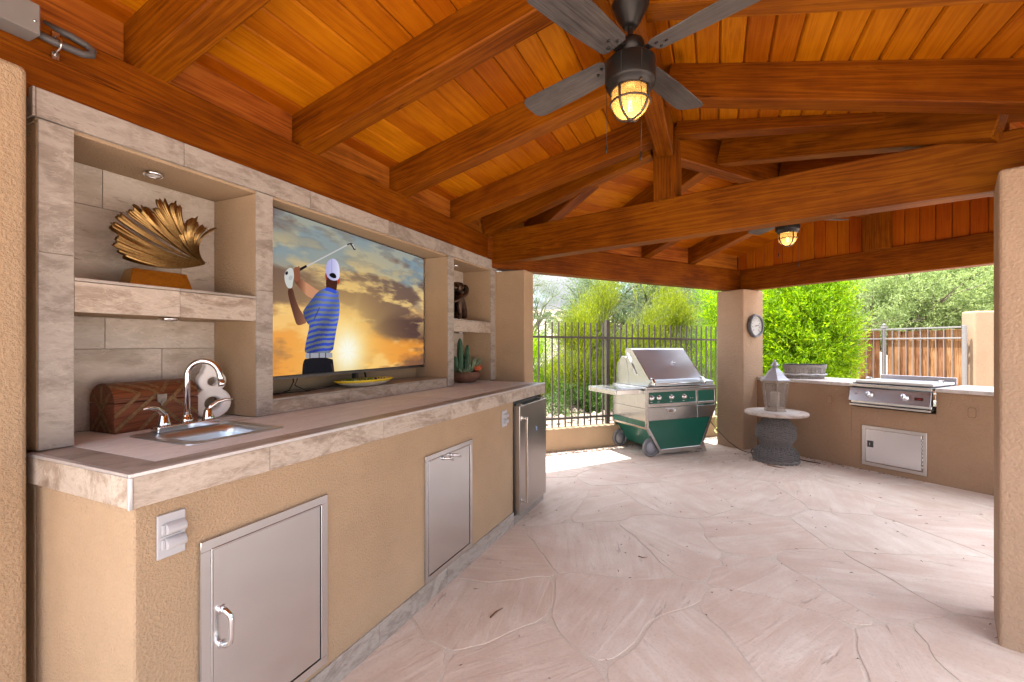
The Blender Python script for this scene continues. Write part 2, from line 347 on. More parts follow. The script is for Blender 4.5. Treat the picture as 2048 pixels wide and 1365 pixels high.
# ------------------------------------------------------------------ flagstone patio
def mat_flag():
    m, n, p, o = newmat('flagstone'); oi = N(n, 'ShaderNodeObjectInfo')
    t = N(n, 'ShaderNodeTexCoord'); mp = N(n, 'ShaderNodeMapping'); mp.vector_type = 'TEXTURE'; cx = N(n, 'ShaderNodeCombineXYZ')
    n.links.new(math_(n, 'MULTIPLY', oi.outputs['Random'], 6.28), cx.inputs[2]); n.links.new(cx.outputs[0], mp.inputs['Rotation']); n.links.new(t.outputs['Object'], mp.inputs[0])
    s1 = N(n, 'ShaderNodeMapping'); s1.inputs['Scale'].default_value = (.8, 5.5, 1); n.links.new(mp.outputs[0], s1.inputs[0])
    ad = N(n, 'ShaderNodeVectorMath'); ad.operation = 'ADD'; n.links.new(s1.outputs[0], ad.inputs[0]); n.links.new(math_(n, 'MULTIPLY', oi.outputs['Random'], 91), ad.inputs[1])
    st = noise(n, ad.outputs[0], 2.0, 7, .62, .7); cl = noise(n, mp.outputs[0], 2.6, 5, .6, .5); fine = noise(n, mp.outputs[0], 60, 4, .7)
    s3 = N(n, 'ShaderNodeMapping'); s3.inputs['Scale'].default_value = (2.5, 22, 1); n.links.new(mp.outputs[0], s3.inputs[0]); lay = noise(n, s3.outputs[0], 1.3, 5, .65, 1.0)
    base = ramp(n, oi.outputs['Random'], [(0, (.61, .475, .385)), (.3, (.65, .54, .45)), (.55, (.62, .495, .41)), (.8, (.66, .565, .485)), (1, (.60, .465, .385))])
    c = mixc(n, math_(n, 'MULTIPLY', ramp(n, st, [(.38, (0, 0, 0)), (.64, (1, 1, 1))]), .75), base, (.74, .66, .58))
    c = mixc(n, math_(n, 'MULTIPLY', ramp(n, cl, [(.40, (0, 0, 0)), (.62, (1, 1, 1))]), .55), c, (.54, .40, .32))
    c = mixc(n, math_(n, 'MULTIPLY', ramp(n, lay, [(.33, (1, 1, 1)), (.39, (0, 0, 0))]), .55), c, (.36, .27, .215))
    c = mixc(n, math_(n, 'MULTIPLY', ramp(n, fine, [(.5, (0, 0, 0)), (.72, (1, 1, 1))]), .30), c, (.36, .27, .22))
    n.links.new(c, p.inputs['Base Color']); p.inputs['Roughness'].default_value = .62; p.inputs['Specular IOR Level'].default_value = .35
    h = math_(n, 'ADD', math_(n, 'MULTIPLY', st, 1.6), math_(n, 'ADD', math_(n, 'MULTIPLY', ramp(n, lay, [(.30, (0, 0, 0)), (.36, (1, 1, 1))]), .45), math_(n, 'MULTIPLY', fine, .12)))
    bump(n, p, h, .006, .8); return m
FLAG = mat_flag(); JOINT = mat_plain('mortar', (.60, .52, .44), .85, nscale=120, nd=.0015, var=.15)
floor_root = MB().box(-5.5, 7.5, -5, 8.6, -.055, -.0028).build('patio_floor', JOINT, kind='structure')
def px2fl(u, v): d = 1.4 * 900 / (v - 690); return ((u - 1024) / 900 * d, d)
seeds = [px2fl(*p) for p in [(955, 1215), (1000, 1110), (760, 1335), (1035, 1345), (1255, 1225), (1180, 1105), (1345, 1085), (1375, 1320), (1560, 1160), (1580, 1280), (1530, 1075),
         (1740, 1065), (1690, 1150), (1860, 1150), (1850, 1330), (1215, 1003), (1130, 990), (1345, 995), (1500, 990), (1890, 1050), (1990, 1350), (1660, 1000), (1790, 985), (1120, 930), (1230, 945), (1380, 945), (1500, 935)]]
rs = random.Random(5)
tries = 0
while tries < 9000 and len(seeds) < 215:
    tries += 1; p = (rs.uniform(-5.4, 7.4), rs.uniform(-4.9, 8.5))
    if all((p[0] - q[0]) ** 2 + (p[1] - q[1]) ** 2 > .66 ** 2 for q in seeds): seeds.append(p)
def clip(poly, nx_, ny_, c):          # keep nx*x+ny*y <= c
    o = []
    for i in range(len(poly)):
        a = poly[i]; b = poly[(i + 1) % len(poly)]; da = nx_ * a[0] + ny_ * a[1] - c; db = nx_ * b[0] + ny_ * b[1] - c
        if da <= 0: o.append(a)
        if (da < 0 < db) or (db < 0 < da): k = da / (da - db); o.append((a[0] + (b[0] - a[0]) * k, a[1] + (b[1] - a[1]) * k))
    return o
def warp(p):
    a = mnoise.noise((p[0] * 1.5, p[1] * 1.5, 1.7)); b = mnoise.noise((p[0] * 1.5, p[1] * 1.5, 8.1)); c = mnoise.noise((p[0] * 6, p[1] * 6, 4)); d = mnoise.noise((p[0] * 6, p[1] * 6, 9))
    return (p[0] + .17 * a + .03 * c, p[1] + .17 * b + .03 * d)
for i, s in enumerate(seeds):
    poly = [(-5.5, -5), (7.5, -5), (7.5, 8.6), (-5.5, 8.6)]
    for j, q in enumerate(seeds):
        if j == i: continue
        dx, dy = q[0] - s[0], q[1] - s[1]
        if dx * dx + dy * dy > 9: continue
        poly = clip(poly, dx, dy, (q[0] ** 2 + q[1] ** 2 - s[0] ** 2 - s[1] ** 2) / 2 - (.0055 + .0035 * rs.random()) * math.hypot(dx, dy))
        if not poly: break
    if len(poly) < 3: continue
    # only the sun-side strip beyond the low wall is not paved
    if MF.inverted() @ Vector((s[0], s[1], 0)) and (MF.inverted() @ Vector((s[0], s[1], 0))).y > .25 and s[0] < 3.6: continue
    pts = []
    for a, b in zip(poly, poly[1:] + poly[:1]):
        nseg = max(1, int(math.dist(a, b) / .06))
        for k in range(nseg): pts.append((a[0] + (b[0] - a[0]) * k / nseg, a[1] + (b[1] - a[1]) * k / nseg))
    # round the corners: two smoothing passes, then one shared warp
    for _ in range(1): pts = [((pts[k - 1][0] + 2 * pts[k][0] + pts[(k + 1) % len(pts)][0]) / 4, (pts[k - 1][1] + 2 * pts[k][1] + pts[(k + 1) % len(pts)][1]) / 4) for k in range(len(pts))]
    pts = [warp(p) for p in pts]
    cx = sum(p[0] for p in pts) / len(pts); cy = sum(p[1] for p in pts) / len(pts); n = len(pts); zt = rs.uniform(-.0006, .0006); tx, ty = rs.uniform(-.001, .001), rs.uniform(-.001, .001)
    def zz(x, y): return zt + tx * x + ty * y
    o1 = [(x - cx, y - cy) for x, y in pts]; o2 = [(x * (1 - .004 / max(.1, math.hypot(x, y))), y * (1 - .004 / max(.1, math.hypot(x, y)))) for x, y in o1]
    vs = [(x, y, -.02) for x, y in o1] + [(x, y, -.0008 + zz(x, y)) for x, y in o1] + [(x, y, zz(x, y)) for x, y in o2]
    fs = [(k, (k + 1) % n, n + (k + 1) % n, n + k) for k in range(n)] + [(n + k, n + (k + 1) % n, 2 * n + (k + 1) % n, 2 * n + k) for k in range(n)] + [tuple(range(2 * n, 3 * n))]
    mm = MB(); mm.add(vs, fs); mm.build('flagstone', FLAG, floor_root, loc=(cx, cy, 0))

# ------------------------------------------------------------------ low wall with iron fence
lw = MB(); lw.box(-1.6, 3.35, 0, .22, -.05, .30)
o = lw.build('low_wall', STUCCO, M=MF, bevel=.02, seg=3); tag(o, 'low tan stucco curb wall under the iron picket fence', 'wall')
IRON = mat_plain('fence_iron', (.085, .07, .06), .5, .3, nscale=30, var=.2)
FM = MF @ Matrix.Translation((0, .11, .30)) @ Matrix.Rotation(-.008, 4, 'Y').inverted()
fr = empty('iron_fence', MF @ Matrix.Translation((0, .11, .30)), 'dark iron picket fence standing on the low wall behind the grill', 'fence')
sl = -.009
def fz(x): return sl * x
for nm, z in (('rail', 1.205), ('rail', .115)):
    MB().add([(x, y, z + fz(x) + dz) for x in (-1.6, 3.3) for y in (-.016, .016) for dz in (-.014, .014)], [(0, 1, 3, 2), (4, 6, 7, 5), (0, 4, 5, 1), (2, 3, 7, 6), (0, 2, 6, 4), (1, 5, 7, 3)]).build(nm, IRON, fr)
pk = MB().box(-.008, .008, -.008, .008, -.12, 1.37).mesh('picket')
pz = MB().box(-.026, .026, -.026, .026, -.3, 1.45).mesh('post')
post_x = [1.055, 3.3, -1.2]
for i in range(50):
    x = -1.58 + .0985 * i
    if x > 3.28: break
    if min(abs(x - q) for q in post_x) < .055: continue
    link('picket', pk, IRON, fr, loc=(x, 0, fz(x) + .04))
for x in post_x: link('fence_post', pz, IRON, fr, loc=(x, 0, fz(x)))

# ================================================================== stucco pillars and wing wall
def pillar(M, x0, x1, y0, y1, z1, mat, label, name='stucco_pillar', bev=.022):
    m = MB().box(x0, x1, y0, y1, -.03, z1); o = m.build(name, mat, M=M, bevel=bev, seg=4); tag(o, label, 'pillar'); return o
pillar(MW, -.52, -.036, .50, 1.0, 2.255, STUCCO, 'tan stucco pillar at the left edge beside the bar counter')
MR = Matrix.Translation((2.262, 2.092, 0)) @ Matrix.Rotation(R(45.4), 4, 'Z')      # x goes away from camera along the left face
pillar(MR, 0, .39, -.44, 0, 2.215, STUCCO_PIL, 'rough stucco pillar close by at the right edge under the tie beam', bev=.02)
pillar(MQ, -.21, .19, -.22, .225, 2.147, STUCCO_PIL, 'stucco pillar behind the grill carrying a round thermometer')
pillar(MQ, 2.9, 3.3, -.2, .2, 2.147, STUCCO_PIL, 'stucco pillar at the far end of the griddle counter')
MB().box(3.335, 3.56, .25, 1.0, -.03, 2.13).build('wing_wall', STUCCO, M=MW, bevel=.018, seg=3, label='narrow tan stucco wall closing the right end of the shelf unit', cat='wall')

# ================================================================== pavilion roof
pav = empty('pavilion_roof', Matrix.Translation((1.16, 3.38, 0)), 'stained timber pavilion roof of heavy beams under tongue and groove boards', 'roof')
PI_ = ROOTM[pav.name].inverted()
ZE, ZR = 2.45, 2.85                      # underside of rafters at the eave beams and at the ridge
T0, TR_, T1 = .57, -1.095, -2.76         # frame W: left eave, ridge, right eave
B0, BR_, B1 = 0.0, 1.52, 3.04            # frame Q
KW = (2.871, -1.095)
P1 = (ZR - ZE) / (T0 - TR_); P2 = (ZR - ZE) / (BR_ - B0); RH = .20
EL = Vector((-.235, 4.338, 0)); K = Vector((1.16, 3.38, 0)); ER = K + (K - EL)
def zb1(t): return ZR - P1 * abs(t - TR_)
def zb2(b): return ZR - P2 * abs(b - BR_)
# main beams
beam('header_beam', W(-1.7, T0 + .07, 2.195), W(3.22, T0 + .07, 2.195), .14, .26, WOOD, pav)
beam('header_beam', W(-1.7, T1 - .07, 2.195), W(2.1, T1 - .07, 2.195), .14, .26, WOOD, pav)
F1 = Vector((-.115, 4.31, 0)); F2 = Vector((2.475, 2.294, 0)); td = (F2 - F1).normalized(); tn = Vector((-td.y, td.x, 0))
if tn.y < 0: tn = -tn
beam('tie_beam', F1 - td * .10 + tn * .07 + Vector((0, 0, 2.19)), F2 + td * .75 + tn * .07 + Vector((0, 0, 2.19)), .14, .295, WOOD, pav)
# far eave beams and gable beam (front faces on b = 0 and a = 0 lines)
beam('eave_beam', Q(-.07, -3.95, 2.147), Q(-.07, .12, 2.147), .14, .29, WOOD, pav)
beam('gable_beam', Q(.002, .07, 2.147), Q(3.3, .07, 2.147), .14, .29, WOOD, pav)
beam('eave_beam', Q(B1 + .07, -2.25, 2.147), Q(B1 + .07, -.01, 2.147), .14, .29, WOOD, pav)
# ridge beams
beam('ridge_beam', W(-1.75, TR_, 2.776), W(KW[0] - .09, TR_, 2.776), .115, .24, WOOD, pav)
beam('ridge_beam', Q(BR_, -3.10, 2.795), Q(BR_, -.05, 2.795), .115, .24, WOOD, pav)
# king posts
Mk = Matrix((td, tn, Vector((0, 0, 1)))).transposed().to_4x4(); kb = F1 + td * ((K - F1).dot(td)); Mk.translation = kb + Vector((0, 0, 2.48))
Mrot = Matrix.Translation((0, 0, 0)) @ Matrix(((0, 0, 1, 0), (0, 1, 0, 0), (-1, 0, 0, 0), (0, 0, 0, 1)))
def post(name, M, w, d0, d1, h, mat=WOOD):      # vertical timber, grain (local x) pointing up
    mm = MB().box(0, h, d0, d1, -w / 2, w / 2)
    Mx = Matrix(((0, 0, 1, 0), (0, 1, 0, 0), (1, 0, 0, 0), (0, 0, 0, 1)))
    return mm.build(name, mat, pav, M=PI_ @ M @ Mx, bevel=.005)
post('king_post', Mk, .17, .004, .138, .52)
post('gable_post', MQ @ Matrix.Translation((BR_ + .08, -.05, 2.43)), .24, 0, .11, .6)
# hip and valley timbers over the tie beam
def off(v, z): return Vector((v.x, v.y, z))
beam('hip_beam', off(EL, ZE), off(K + (EL - K).normalized() * .10, ZR - .02), .11, .18, WOOD, pav)
beam('valley_beam', off(K + (ER - K).normalized() * .07, ZR + .085), off(ER + (ER - K).normalized() * .45, ZE + .13 - .06), .12, .11, WOOD, pav)
# rafters, section 1
RAF = []
for s_ in (.335, 1.09, 1.88, 2.67, -.44, -1.22):
    e = TR_ if s_ < 2.6 else TR_ + .0
    beam('rafter', W(s_, T0 + .45, zb1(T0 + .45)), W(s_, e + .055, zb1(e + .055)), .12, RH, WOOD, pav)
for s_ in (2.12, 1.33, .55, -.23, -1.01, -1.7):
    beam('rafter', W(s_, TR_ - .055, zb1(TR_ - .055)), W(s_, T1 - .45, zb1(T1 - .45)), .12, RH, WOOD, pav)
# jack rafter on the outer corner of section 1
# rafters, section 2
def hipb(a):  # b where the mitre crosses, left (A) side
    return BR_ * (a + 3.92) / (3.92 - 3.18)
for a in (-.97, -1.79, -2.61): beam('rafter', Q(-.62, a, zb2(-.62)), Q(BR_ - .055, a, zb2(BR_ - .055)), .12, RH, WOOD, pav)
beam('jack_rafter', Q(-.62, -3.43, zb2(-.62)), Q(.98, -3.43, zb2(.98)), .12, RH, WOOD, pav)
for a in (-.97, -1.79): beam('rafter', Q(BR_ + .055, a, zb2(BR_ + .055)), Q(B1 + .4, a, zb2(B1 + .4)), .12, RH, WOOD, pav)
beam('rafter', Q(BR_ + .055, -2.62, zb2(BR_ + .055)), Q(3.12, -2.62, zb2(3.12)), .12, RH, WOOD, pav)
beam('barge_rafter', Q(-.40, .10, zb2(-.40)), Q(BR_, .10, zb2(BR_)), .10, RH, WOOD, pav)
beam('barge_rafter', Q(BR_, .10, zb2(BR_)), Q(B1 + .4, .10, zb2(B1 + .4)), .10, RH, WOOD, pav)
# frieze boards between the rafters over the eave beams
FRZ = mat_wood('frieze_board_pine', (.13, .028, .004), (.30, .08, .010), (.44, .15, .02), scale=.8)
cs = [-1.22, -.44, .335, 1.09, 1.88, 2.67, 3.36]
for a, b in zip(cs, cs[1:]): beam('frieze_board', W(a + .06, T0 + .085, 2.456), W(b - .06, T0 + .085, 2.456), .03, .215, FRZ, pav, bevel=.002)
cs = [-4.1, -3.43, -2.61, -1.79, -.97, 0.0]
for a, b in zip(cs, cs[1:]): beam('frieze_board', Q(-.05, a + .06, 2.438), Q(-.05, b - .06 if b < 0 else -.02, 2.438), .03, .215, FRZ, pav, bevel=.002)
for a, b in ((-2.4, -1.79), (-1.79, -.97), (-.97, -.06)): beam('frieze_board', Q(B1 + .05, a + .06, 2.438), Q(B1 + .05, b - .06, 2.438), .03, .215, FRZ, pav, bevel=.002)
cs = [-1.0, -.23, .55, 1.33]
for a, b in zip(cs, cs[1:]): beam('frieze_board', W(a + .06, T1 - .085, 2.456), W(b - .06, T1 - .085, 2.456), .03, .215, FRZ, pav, bevel=.002)

# ceiling boards: convex slices clipped at the mitre
def side(M, p, q):      # half plane in frame M through world points p, q ; returns nx, ny, c
    a = M.inverted() @ p; b = M.inverted() @ q; nx_, ny_ = (b.y - a.y), -(b.x - a.x); L_ = math.hypot(nx_, ny_); nx_ /= L_; ny_ /= L_
    return nx_, ny_, nx_ * a.x + ny_ * a.y
def boards(M, xr, yr, swap, zf, lines, width, name, mat, inside):
    """boards run along the ridge axis; yr = list of cut values across; swap: frame axes (x across, y along)"""
    y = yr[0]; k = 0; step = width if yr[1] > yr[0] else -width
    while (y - yr[1]) * step < -1e-6:
        y2 = y + step
        if (y2 - yr[1]) * step > 0: y2 = yr[1]
        lo, hi = min(y, y2), max(y, y2)
        poly = [(xr[0], lo), (xr[1], lo), (xr[1], hi), (xr[0], hi)]
        if swap: poly = [(b_, a_) for a_, b_ in poly]
        for (nx_, ny_, c, sg) in lines: poly = clip(poly, nx_ * sg, ny_ * sg, c * sg)
        y = y2
        if len(poly) < 3: continue
        al = 1 if swap else 0; ac = 1 - al
        x0 = min(p[al] for p in poly)
        if max(p[al] for p in poly) - x0 < .03: continue
        def inset(p, d): q = list(p); q[ac] = min(max(q[ac], lo + d), hi - d); return q
        dz = random.uniform(-.0008, .0008); vs = []
        for d, zo in ((.009, 0), (.0015, .010), (.0015, .022)):
            for p in poly: q = inset(p, d); vs.append((q[0], q[1], zf(q[ac]) + zo + dz))
        n = len(poly)
        fs = [tuple(range(n)), tuple(range(2 * n, 3 * n))] + [(r_ * n + i, r_ * n + (i + 1) % n, (r_ + 1) * n + (i + 1) % n, (r_ + 1) * n + i) for r_ in (0, 1) for i in range(n)]
        # object origin with local x along the board
        org = M @ Vector(((x0, (lo + hi) / 2, 0) if not swap else ((lo + hi) / 2, x0, 0)))
        ang = math.atan2(M[1][0], M[0][0]) + (math.pi / 2 if swap else 0)
        Mo = Matrix.Translation(org) @ Matrix.Rotation(ang, 4, 'Z'); inv = Mo.inverted()
        mm = MB(); mm.add([inv @ (M @ Vector(v)) for v in vs], fs); mm.build(name, mat, pav, M=PI_ @ Mo)
ml1 = side(MW, EL, K); ml2 = side(MW, K, ER); q1 = side(MQ, EL, K); q2 = side(MQ, K, ER)
def sg(l, x, y): return 1 if l[0] * x + l[1] * y < l[2] else -1
BW = .1185
A1 = (*ml1, sg(ml1, 0, 0)); A2 = (*ml2, sg(ml2, 0, -2)); A3 = (*q1, sg(q1, .5, -.5)); A4 = (*q2, sg(q2, 2.5, -.5))
boards(MW, (-1.75, 4.6), (TR_, 1.30), False, lambda t: zb1(t) + RH, [A1], BW, 'ceiling_board', PLANK, None)
boards(MW, (-1.75, 4.6), (TR_, T1 - .55), False, lambda t: zb1(t) + RH, [A2], BW, 'ceiling_board', PLANK, None)
boards(MQ, (-5.5, .34), (BR_, -.72), True, lambda b: zb2(b) + RH, [A3], BW, 'ceiling_board', PLANK, None)
boards(MQ, (-5.5, .34), (BR_, B1 + .5), True, lambda b: zb2(b) + RH, [A4], BW, 'ceiling_board', PLANK, None)
# unseen roof covering above the boards, put in to block light through their gaps
ROOFC = mat_plain('roof_covering', (.30, .17, .11), .9, nscale=8)
def cover(M, x0, x1, y0, y1, swap, zf, line):
    poly = [(x0, y0), (x1, y0), (x1, y1), (x0, y1)]
    if swap: poly = [(b_, a_) for a_, b_ in poly]
    poly = clip(poly, line[0] * line[3], line[1] * line[3], line[2] * line[3]); ac = 0 if swap else 1
    mm = MB(); mm.prism(poly, .028, .07, lambda u, v, w: (u, v, zf((u, v)[ac]) + w)); mm.build('roof_covering', ROOFC, pav, M=PI_ @ M)
cover(MW, -1.75, 4.6, TR_, 1.30, False, lambda t: zb1(t) + RH, A1); cover(MW, -1.75, 4.6, T1 - .55, TR_, False, lambda t: zb1(t) + RH, A2)
cover(MQ, -5.5, .34, -.72, BR_, True, lambda b: zb2(b) + RH, A3); cover(MQ, -5.5, .34, BR_, B1 + .5, True, lambda b: zb2(b) + RH, A4)
# gable wall of vertical boards
gb = [-.047, .08, .198, .326, .451, .568, .691, .814, .942, 1.068, 1.195, 1.317, 1.442, 1.56, 1.70, 1.82, 1.942, 2.066, 2.19, 2.315, 2.44, 2.565, 2.69, 2.815, 2.94, 3.05]
for a, b in zip(gb, gb[1:]):
    a_, b_ = a + .0018, b - .0018; ya = .022 + random.uniform(-.001, .001)
    Mo = MQ @ Matrix.Translation(((a + b) / 2, ya, 2.40)) @ Matrix(((0, 0, 1, 0), (0, 1, 0, 0), (-1, 0, 0, 0), (0, 0, 0, 1))).inverted()
    hl = zb2(a_) + RH - 2.40; hr = zb2(b_) + RH - 2.40; w2 = (b_ - a_) / 2
    # local x = up, local z = -b : build in frame then convert
    pts = [(-w2, 0), (w2, 0), (w2, hr), (-w2, hl)]; vs = []
    for d, yy in ((.006, 0), (0, .006), (0, .018)):
        for (x, z) in pts: xx = max(-w2 + d, min(w2 - d, x)); vs.append((xx, yy, z))
    Mf = MQ @ Matrix.Translation(((a + b) / 2, ya, 2.40)); inv = Mo.inverted() @ Mf
    mm = MB(); mm.add([inv @ Vector(v) for v in vs], [(0, 1, 2, 3), (8, 9, 10, 11)] + [(r_ * 4 + i, r_ * 4 + (i + 1) % 4, (r_ + 1) * 4 + (i + 1) % 4, (r_ + 1) * 4 + i) for r_ in (0, 1) for i in range(4)])
    mm.build('gable_board', GABLE, pav, M=PI_ @ Mo)

MB().add([(-.05, .046, 2.43), (3.1, .046, 2.43), (3.1, .046, zb2(3.1) + RH), (BR_, .046, ZR + RH), (-.05, .046, zb2(-.05) + RH)], [(0, 1, 2, 3, 4)]).build('gable_light_block', GABLE, pav, M=PI_ @ MQ)  # added sheet behind the gable boards, stops daylight leaking through their joints
# ================================================================== bar counter
bar = empty('bar_counter', MW, 'long stucco outdoor bar counter with travertine tile top and edge', 'counter')
CT = 1.056; LBAR = 3.15
m = MB()
m.box(0, 2.50, 0, .56, 0, .966)                                        # stucco body up to the fridge bay
m.box(0, LBAR - .01, .561, .64, 0, .965)
m.box(2.50, LBAR - .01, .03, .56, 0, .07)
m.box(LBAR - .022, LBAR, .0, .56, 0, .966)
m.build('counter_body', STUCCO, bar, bevel=.012, seg=3)
# baseboard tiles
bj = [.0, .964, 1.544, 2.497]
bj = [.0, .36, .964, 1.544, 2.02, 2.497]
for a, b in zip(bj, bj[1:]): MB().box(a + .001, b - .001, -.009, -.0005, 0, .105).build('baseboard_tile', TILE_G, bar, bevel=.001)
MB().box(2.505, LBAR, -.009, .03, 0, .068).build('baseboard_tile', TILE_G, bar, bevel=.001)
MB().box(2.506, LBAR - .03, .031, .06, 0, .067).build('baseboard_tile', TILE_G, bar, bevel=.001)
# substrate under the tiles
SX0, SX1, SY0, SY1 = .285, .60, .225, .545      # sink opening
m = MB()
for (a, b, c, d) in ((0, LBAR, 0, SY0), (0, SX0, SY0, SY1), (SX1, LBAR, SY0, SY1), (0, LBAR, SY1, .64), (.095, .755, .64, .862), (2.527, 3.20, .64, .862)): m.box(a, b, c, d, .966, 1.046)
m.build('counter_core', GROUT, bar)
# edge tiles (front) and left end
ej = [-.012, .394, .984, 1.577, 2.125, 2.726, LBAR + .012]
for a, b in zip(ej, ej[1:]): MB().box(a + .0012, b - .0012, -.018, -.0005, .962, 1.046).build('edge_tile', TILE, bar, bevel=.0012)
for a, b in ((-.008, .075), (.075, .56)): MB().box(-.018, -.0008, a + .001, b - .001, .962, 1.046).build('edge_tile', TILE, bar, bevel=.0012)
for a, b in ((-.008, .56),): MB().box(LBAR + .001, LBAR + .018, a, b, .962, 1.046).build('edge_tile', TILE, bar, bevel=.0012)
m = MB(); m.box(-.0205, LBAR + .019, -.0205, -.006, 1.0465, CT + .0008); m.box(-.0205, -.006, -.006, .56, 1.0465, CT + .0008); m.box(-.0205, -.0185, -.0205, -.0185, .962, 1.046); m.box(-.022, -.0125, -.022, -.0125, .961, 1.047)
m.build('metal_edge_trim', TRIM, bar, bevel=.002, seg=2)
# top tiles
def rect_minus(r, h):
    x0, x1, y0, y1 = r; a0, a1, b0, b1 = h
    if x1 <= a0 or x0 >= a1 or y1 <= b0 or y0 >= b1: return [r]
    o = []
    if x0 < a0: o.append((x0, a0, y0, y1))
    if x1 > a1: o.append((a1, x1, y0, y1))
    xa, xb = max(x0, a0), min(x1, a1)
    if y0 < b0: o.append((xa, xb, y0, b0))
    if y1 > b1: o.append((xa, xb, b1, y1))
    return o
def top_tile(x0, x1, y0, y1, mat):
    m = MB()
    for r in rect_minus((x0 + .0012, x1 - .0012, y0 + .0012, y1 - .0012), (SX0, SX1, SY0, SY1)): m.box(*r, 1.046, CT)
    m.build('top_tile', mat, bar)
top_tile(-.006, .09, .075, .56, TILE_G)
xx = [-.006, .53, 1.13, 1.62, 2.22, 2.82, LBAR + .006]
for a, b in zip(xx, xx[1:]): top_tile(a, b, -.006, .075, TILE_G)
xx = [.09, .60, 1.20, 1.80, 2.40, 3.00, LBAR + .006]
for a, b in zip(xx, xx[1:]): top_tile(a, b, .075, .56, TILE_L)
for a, b in ((.093, .43), (.43, .756)): top_tile(a, b, .56, .862, TILE_L)
for a, b in ((2.527, 3.00), (3.00, 3.201)): top_tile(a, b, .56, .862, TILE_L)
# stainless doors in the counter face
def ring(m, x0, x1, z0, z1, w, y0, y1):
    m.box(x0, x1, y0, y1, z1 - w, z1); m.box(x0, x1, y0, y1, z0, z0 + w); m.box(x0, x0 + w, y0, y1, z0 + w, z1 - w); m.box(x1 - w, x1, y0, y1, z0 + w, z1 - w)
def access_door(parent, x0, x1, z0, z1, fw, handle, mat=STEEL_V):
    d = MB().box(x0 + fw + .004, x1 - fw - .004, -.009, -.001, z0 + fw + .004, z1 - fw - .004).build('access_door', mat, parent, bevel=.0015)
    m = MB(); ring(m, x0, x1, z0, z1, fw, -.011, .0); ring(m, x0 + fw - .0025, x1 - fw + .0025, z0 + fw - .0025, z1 - fw + .0025, .0045, -.014, -.0112); m.build('door_frame', mat, d, bevel=.0015)
    MB().box(x0 + fw - .002, x1 - fw + .002, -.0009, -.0003, z0 + fw - .002, z1 - fw + .002).build('door_gap', BLACK, d)
    if handle: handle(d)
    return d
def pull(d, x, z0, z1):         # vertical D pull
    m = MB(); q = [(x, -.009, z0), (x + .0, -.03, z0 + .002), (x + .004, -.043, z0 + .012), (x + .005, -.047, z0 + .03), (x + .005, -.047, z1 - .03), (x + .004, -.043, z1 - .012), (x, -.03, z1 - .002), (x, -.009, z1)]
    m.tube(q, [.012, .009, .0085, .0075, .0075, .0085, .009, .012], 10); m.lathe([(.015, 0), (.013, .004)], 14, M=Matrix.Translation((x, -.009, z0)) @ Matrix.Rotation(R(90), 4, 'X')); m.lathe([(.015, 0), (.013, .004)], 14, M=Matrix.Translation((x, -.009, z1)) @ Matrix.Rotation(R(90), 4, 'X'))
    m.build('handle', CHROME, d)
access_door(bar, .167, .657, .125, .800, .033, lambda d: pull(d, .232, .455, .565))
def pull_h(d):
    m = MB()
    for x in (1.50, 1.585):      # two curved finger pulls
        m.tube([(x, -.009, .748), (x + .004, -.028, .752), (x + .022, -.040, .748), (x + .045, -.043, .738), (x + .062, -.040, .728)], [.010, .0085, .008, .007, .004], 10)
    m.build('handle', CHROME, d)
access_door(bar, 1.327, 1.839, .108, .796, .030, pull_h)
# ================================================================== shelf unit above the counter
su = empty('shelf_unit', MW, 'stucco media wall with tiled posts, two niche stacks and a long tiled cap', 'shelf unit')
FT = .558; BK = .865
m = MB()
for (a, b) in ((.002, .0925), (.757, .844), (2.433, 2.525), (3.202, 3.334)): m.box(a, b, FT, BK, CT + .001, 2.118)
m.box(.002, 3.334, BK, .99, 0, 2.19)
m.box(.002, 3.334, FT + .006, BK, 2.119, 2.19)
m.box(.002, 3.334, FT + .09, BK - .001, 0, .96); m.box(-.05, .0015, .64, .99, -.02, 2.19)
m.box(.093, .756, FT + .012, BK - .001, 1.514, 1.614); m.box(2.526, 3.201, FT + .012, BK - .001, 1.514, 1.604)
m.box(.845, 2.432, FT + .016, BK - .001, CT + .002, 1.121)
m.build('niche_wall', STUCCO, su, bevel=.004, seg=2)
for a, b, zs in ((.004, .0925, (1.058, 1.70, 2.128)), (.757, .844, (1.058, 1.66, 2.128)), (2.433, 2.525, (1.058, 1.63, 2.128)), (3.202, 3.289, (1.058, 1.60, 2.128))):
    for z0, z1 in zip(zs, zs[1:]): MB().box(a, b, FT - .008, FT - .0004, z0 + .0008, z1 - .0008).build('post_tile', TILE_G, su, bevel=.001)
cj = [-.004, .436, 1.063, 1.697, 2.32, 2.93, 3.334]
for a, b in zip(cj, cj[1:]): MB().box(a + .001, b - .001, FT - .014, FT + .004, 2.130, 2.223).build('cap_tile', TILE_G, su, bevel=.0012)
MB().box(-.012, -.0045, FT - .014, .95, 2.130, 2.223).build('cap_tile', TILE_G, su, bevel=.0012)
MB().box(-.004, 3.334, FT + .0055, .60, 2.191, 2.1945).build('cap_core', GROUT, su)
for a, b in ((.093, .425), (.425, .757)):
    MB().box(a + .0008, b - .0008, FT - .006, FT + .011, 1.512, 1.616).build('shelf_face_tile', TILE, su, bevel=.001); MB().box(a + .0008, b - .0008, FT - .006, BK - .002, 1.618, 1.629).build('shelf_top_tile', TILE_G, su, bevel=.001)
MB().box(2.526, 3.201, FT - .006, FT + .011, 1.512, 1.606).build('shelf_face_tile', TILE, su, bevel=.001); MB().box(2.526, 3.201, FT - .006, BK - .002, 1.608, 1.619).build('shelf_top_tile', TILE_G, su, bevel=.001)
lj = [.845, 1.364, 1.93, 2.432]
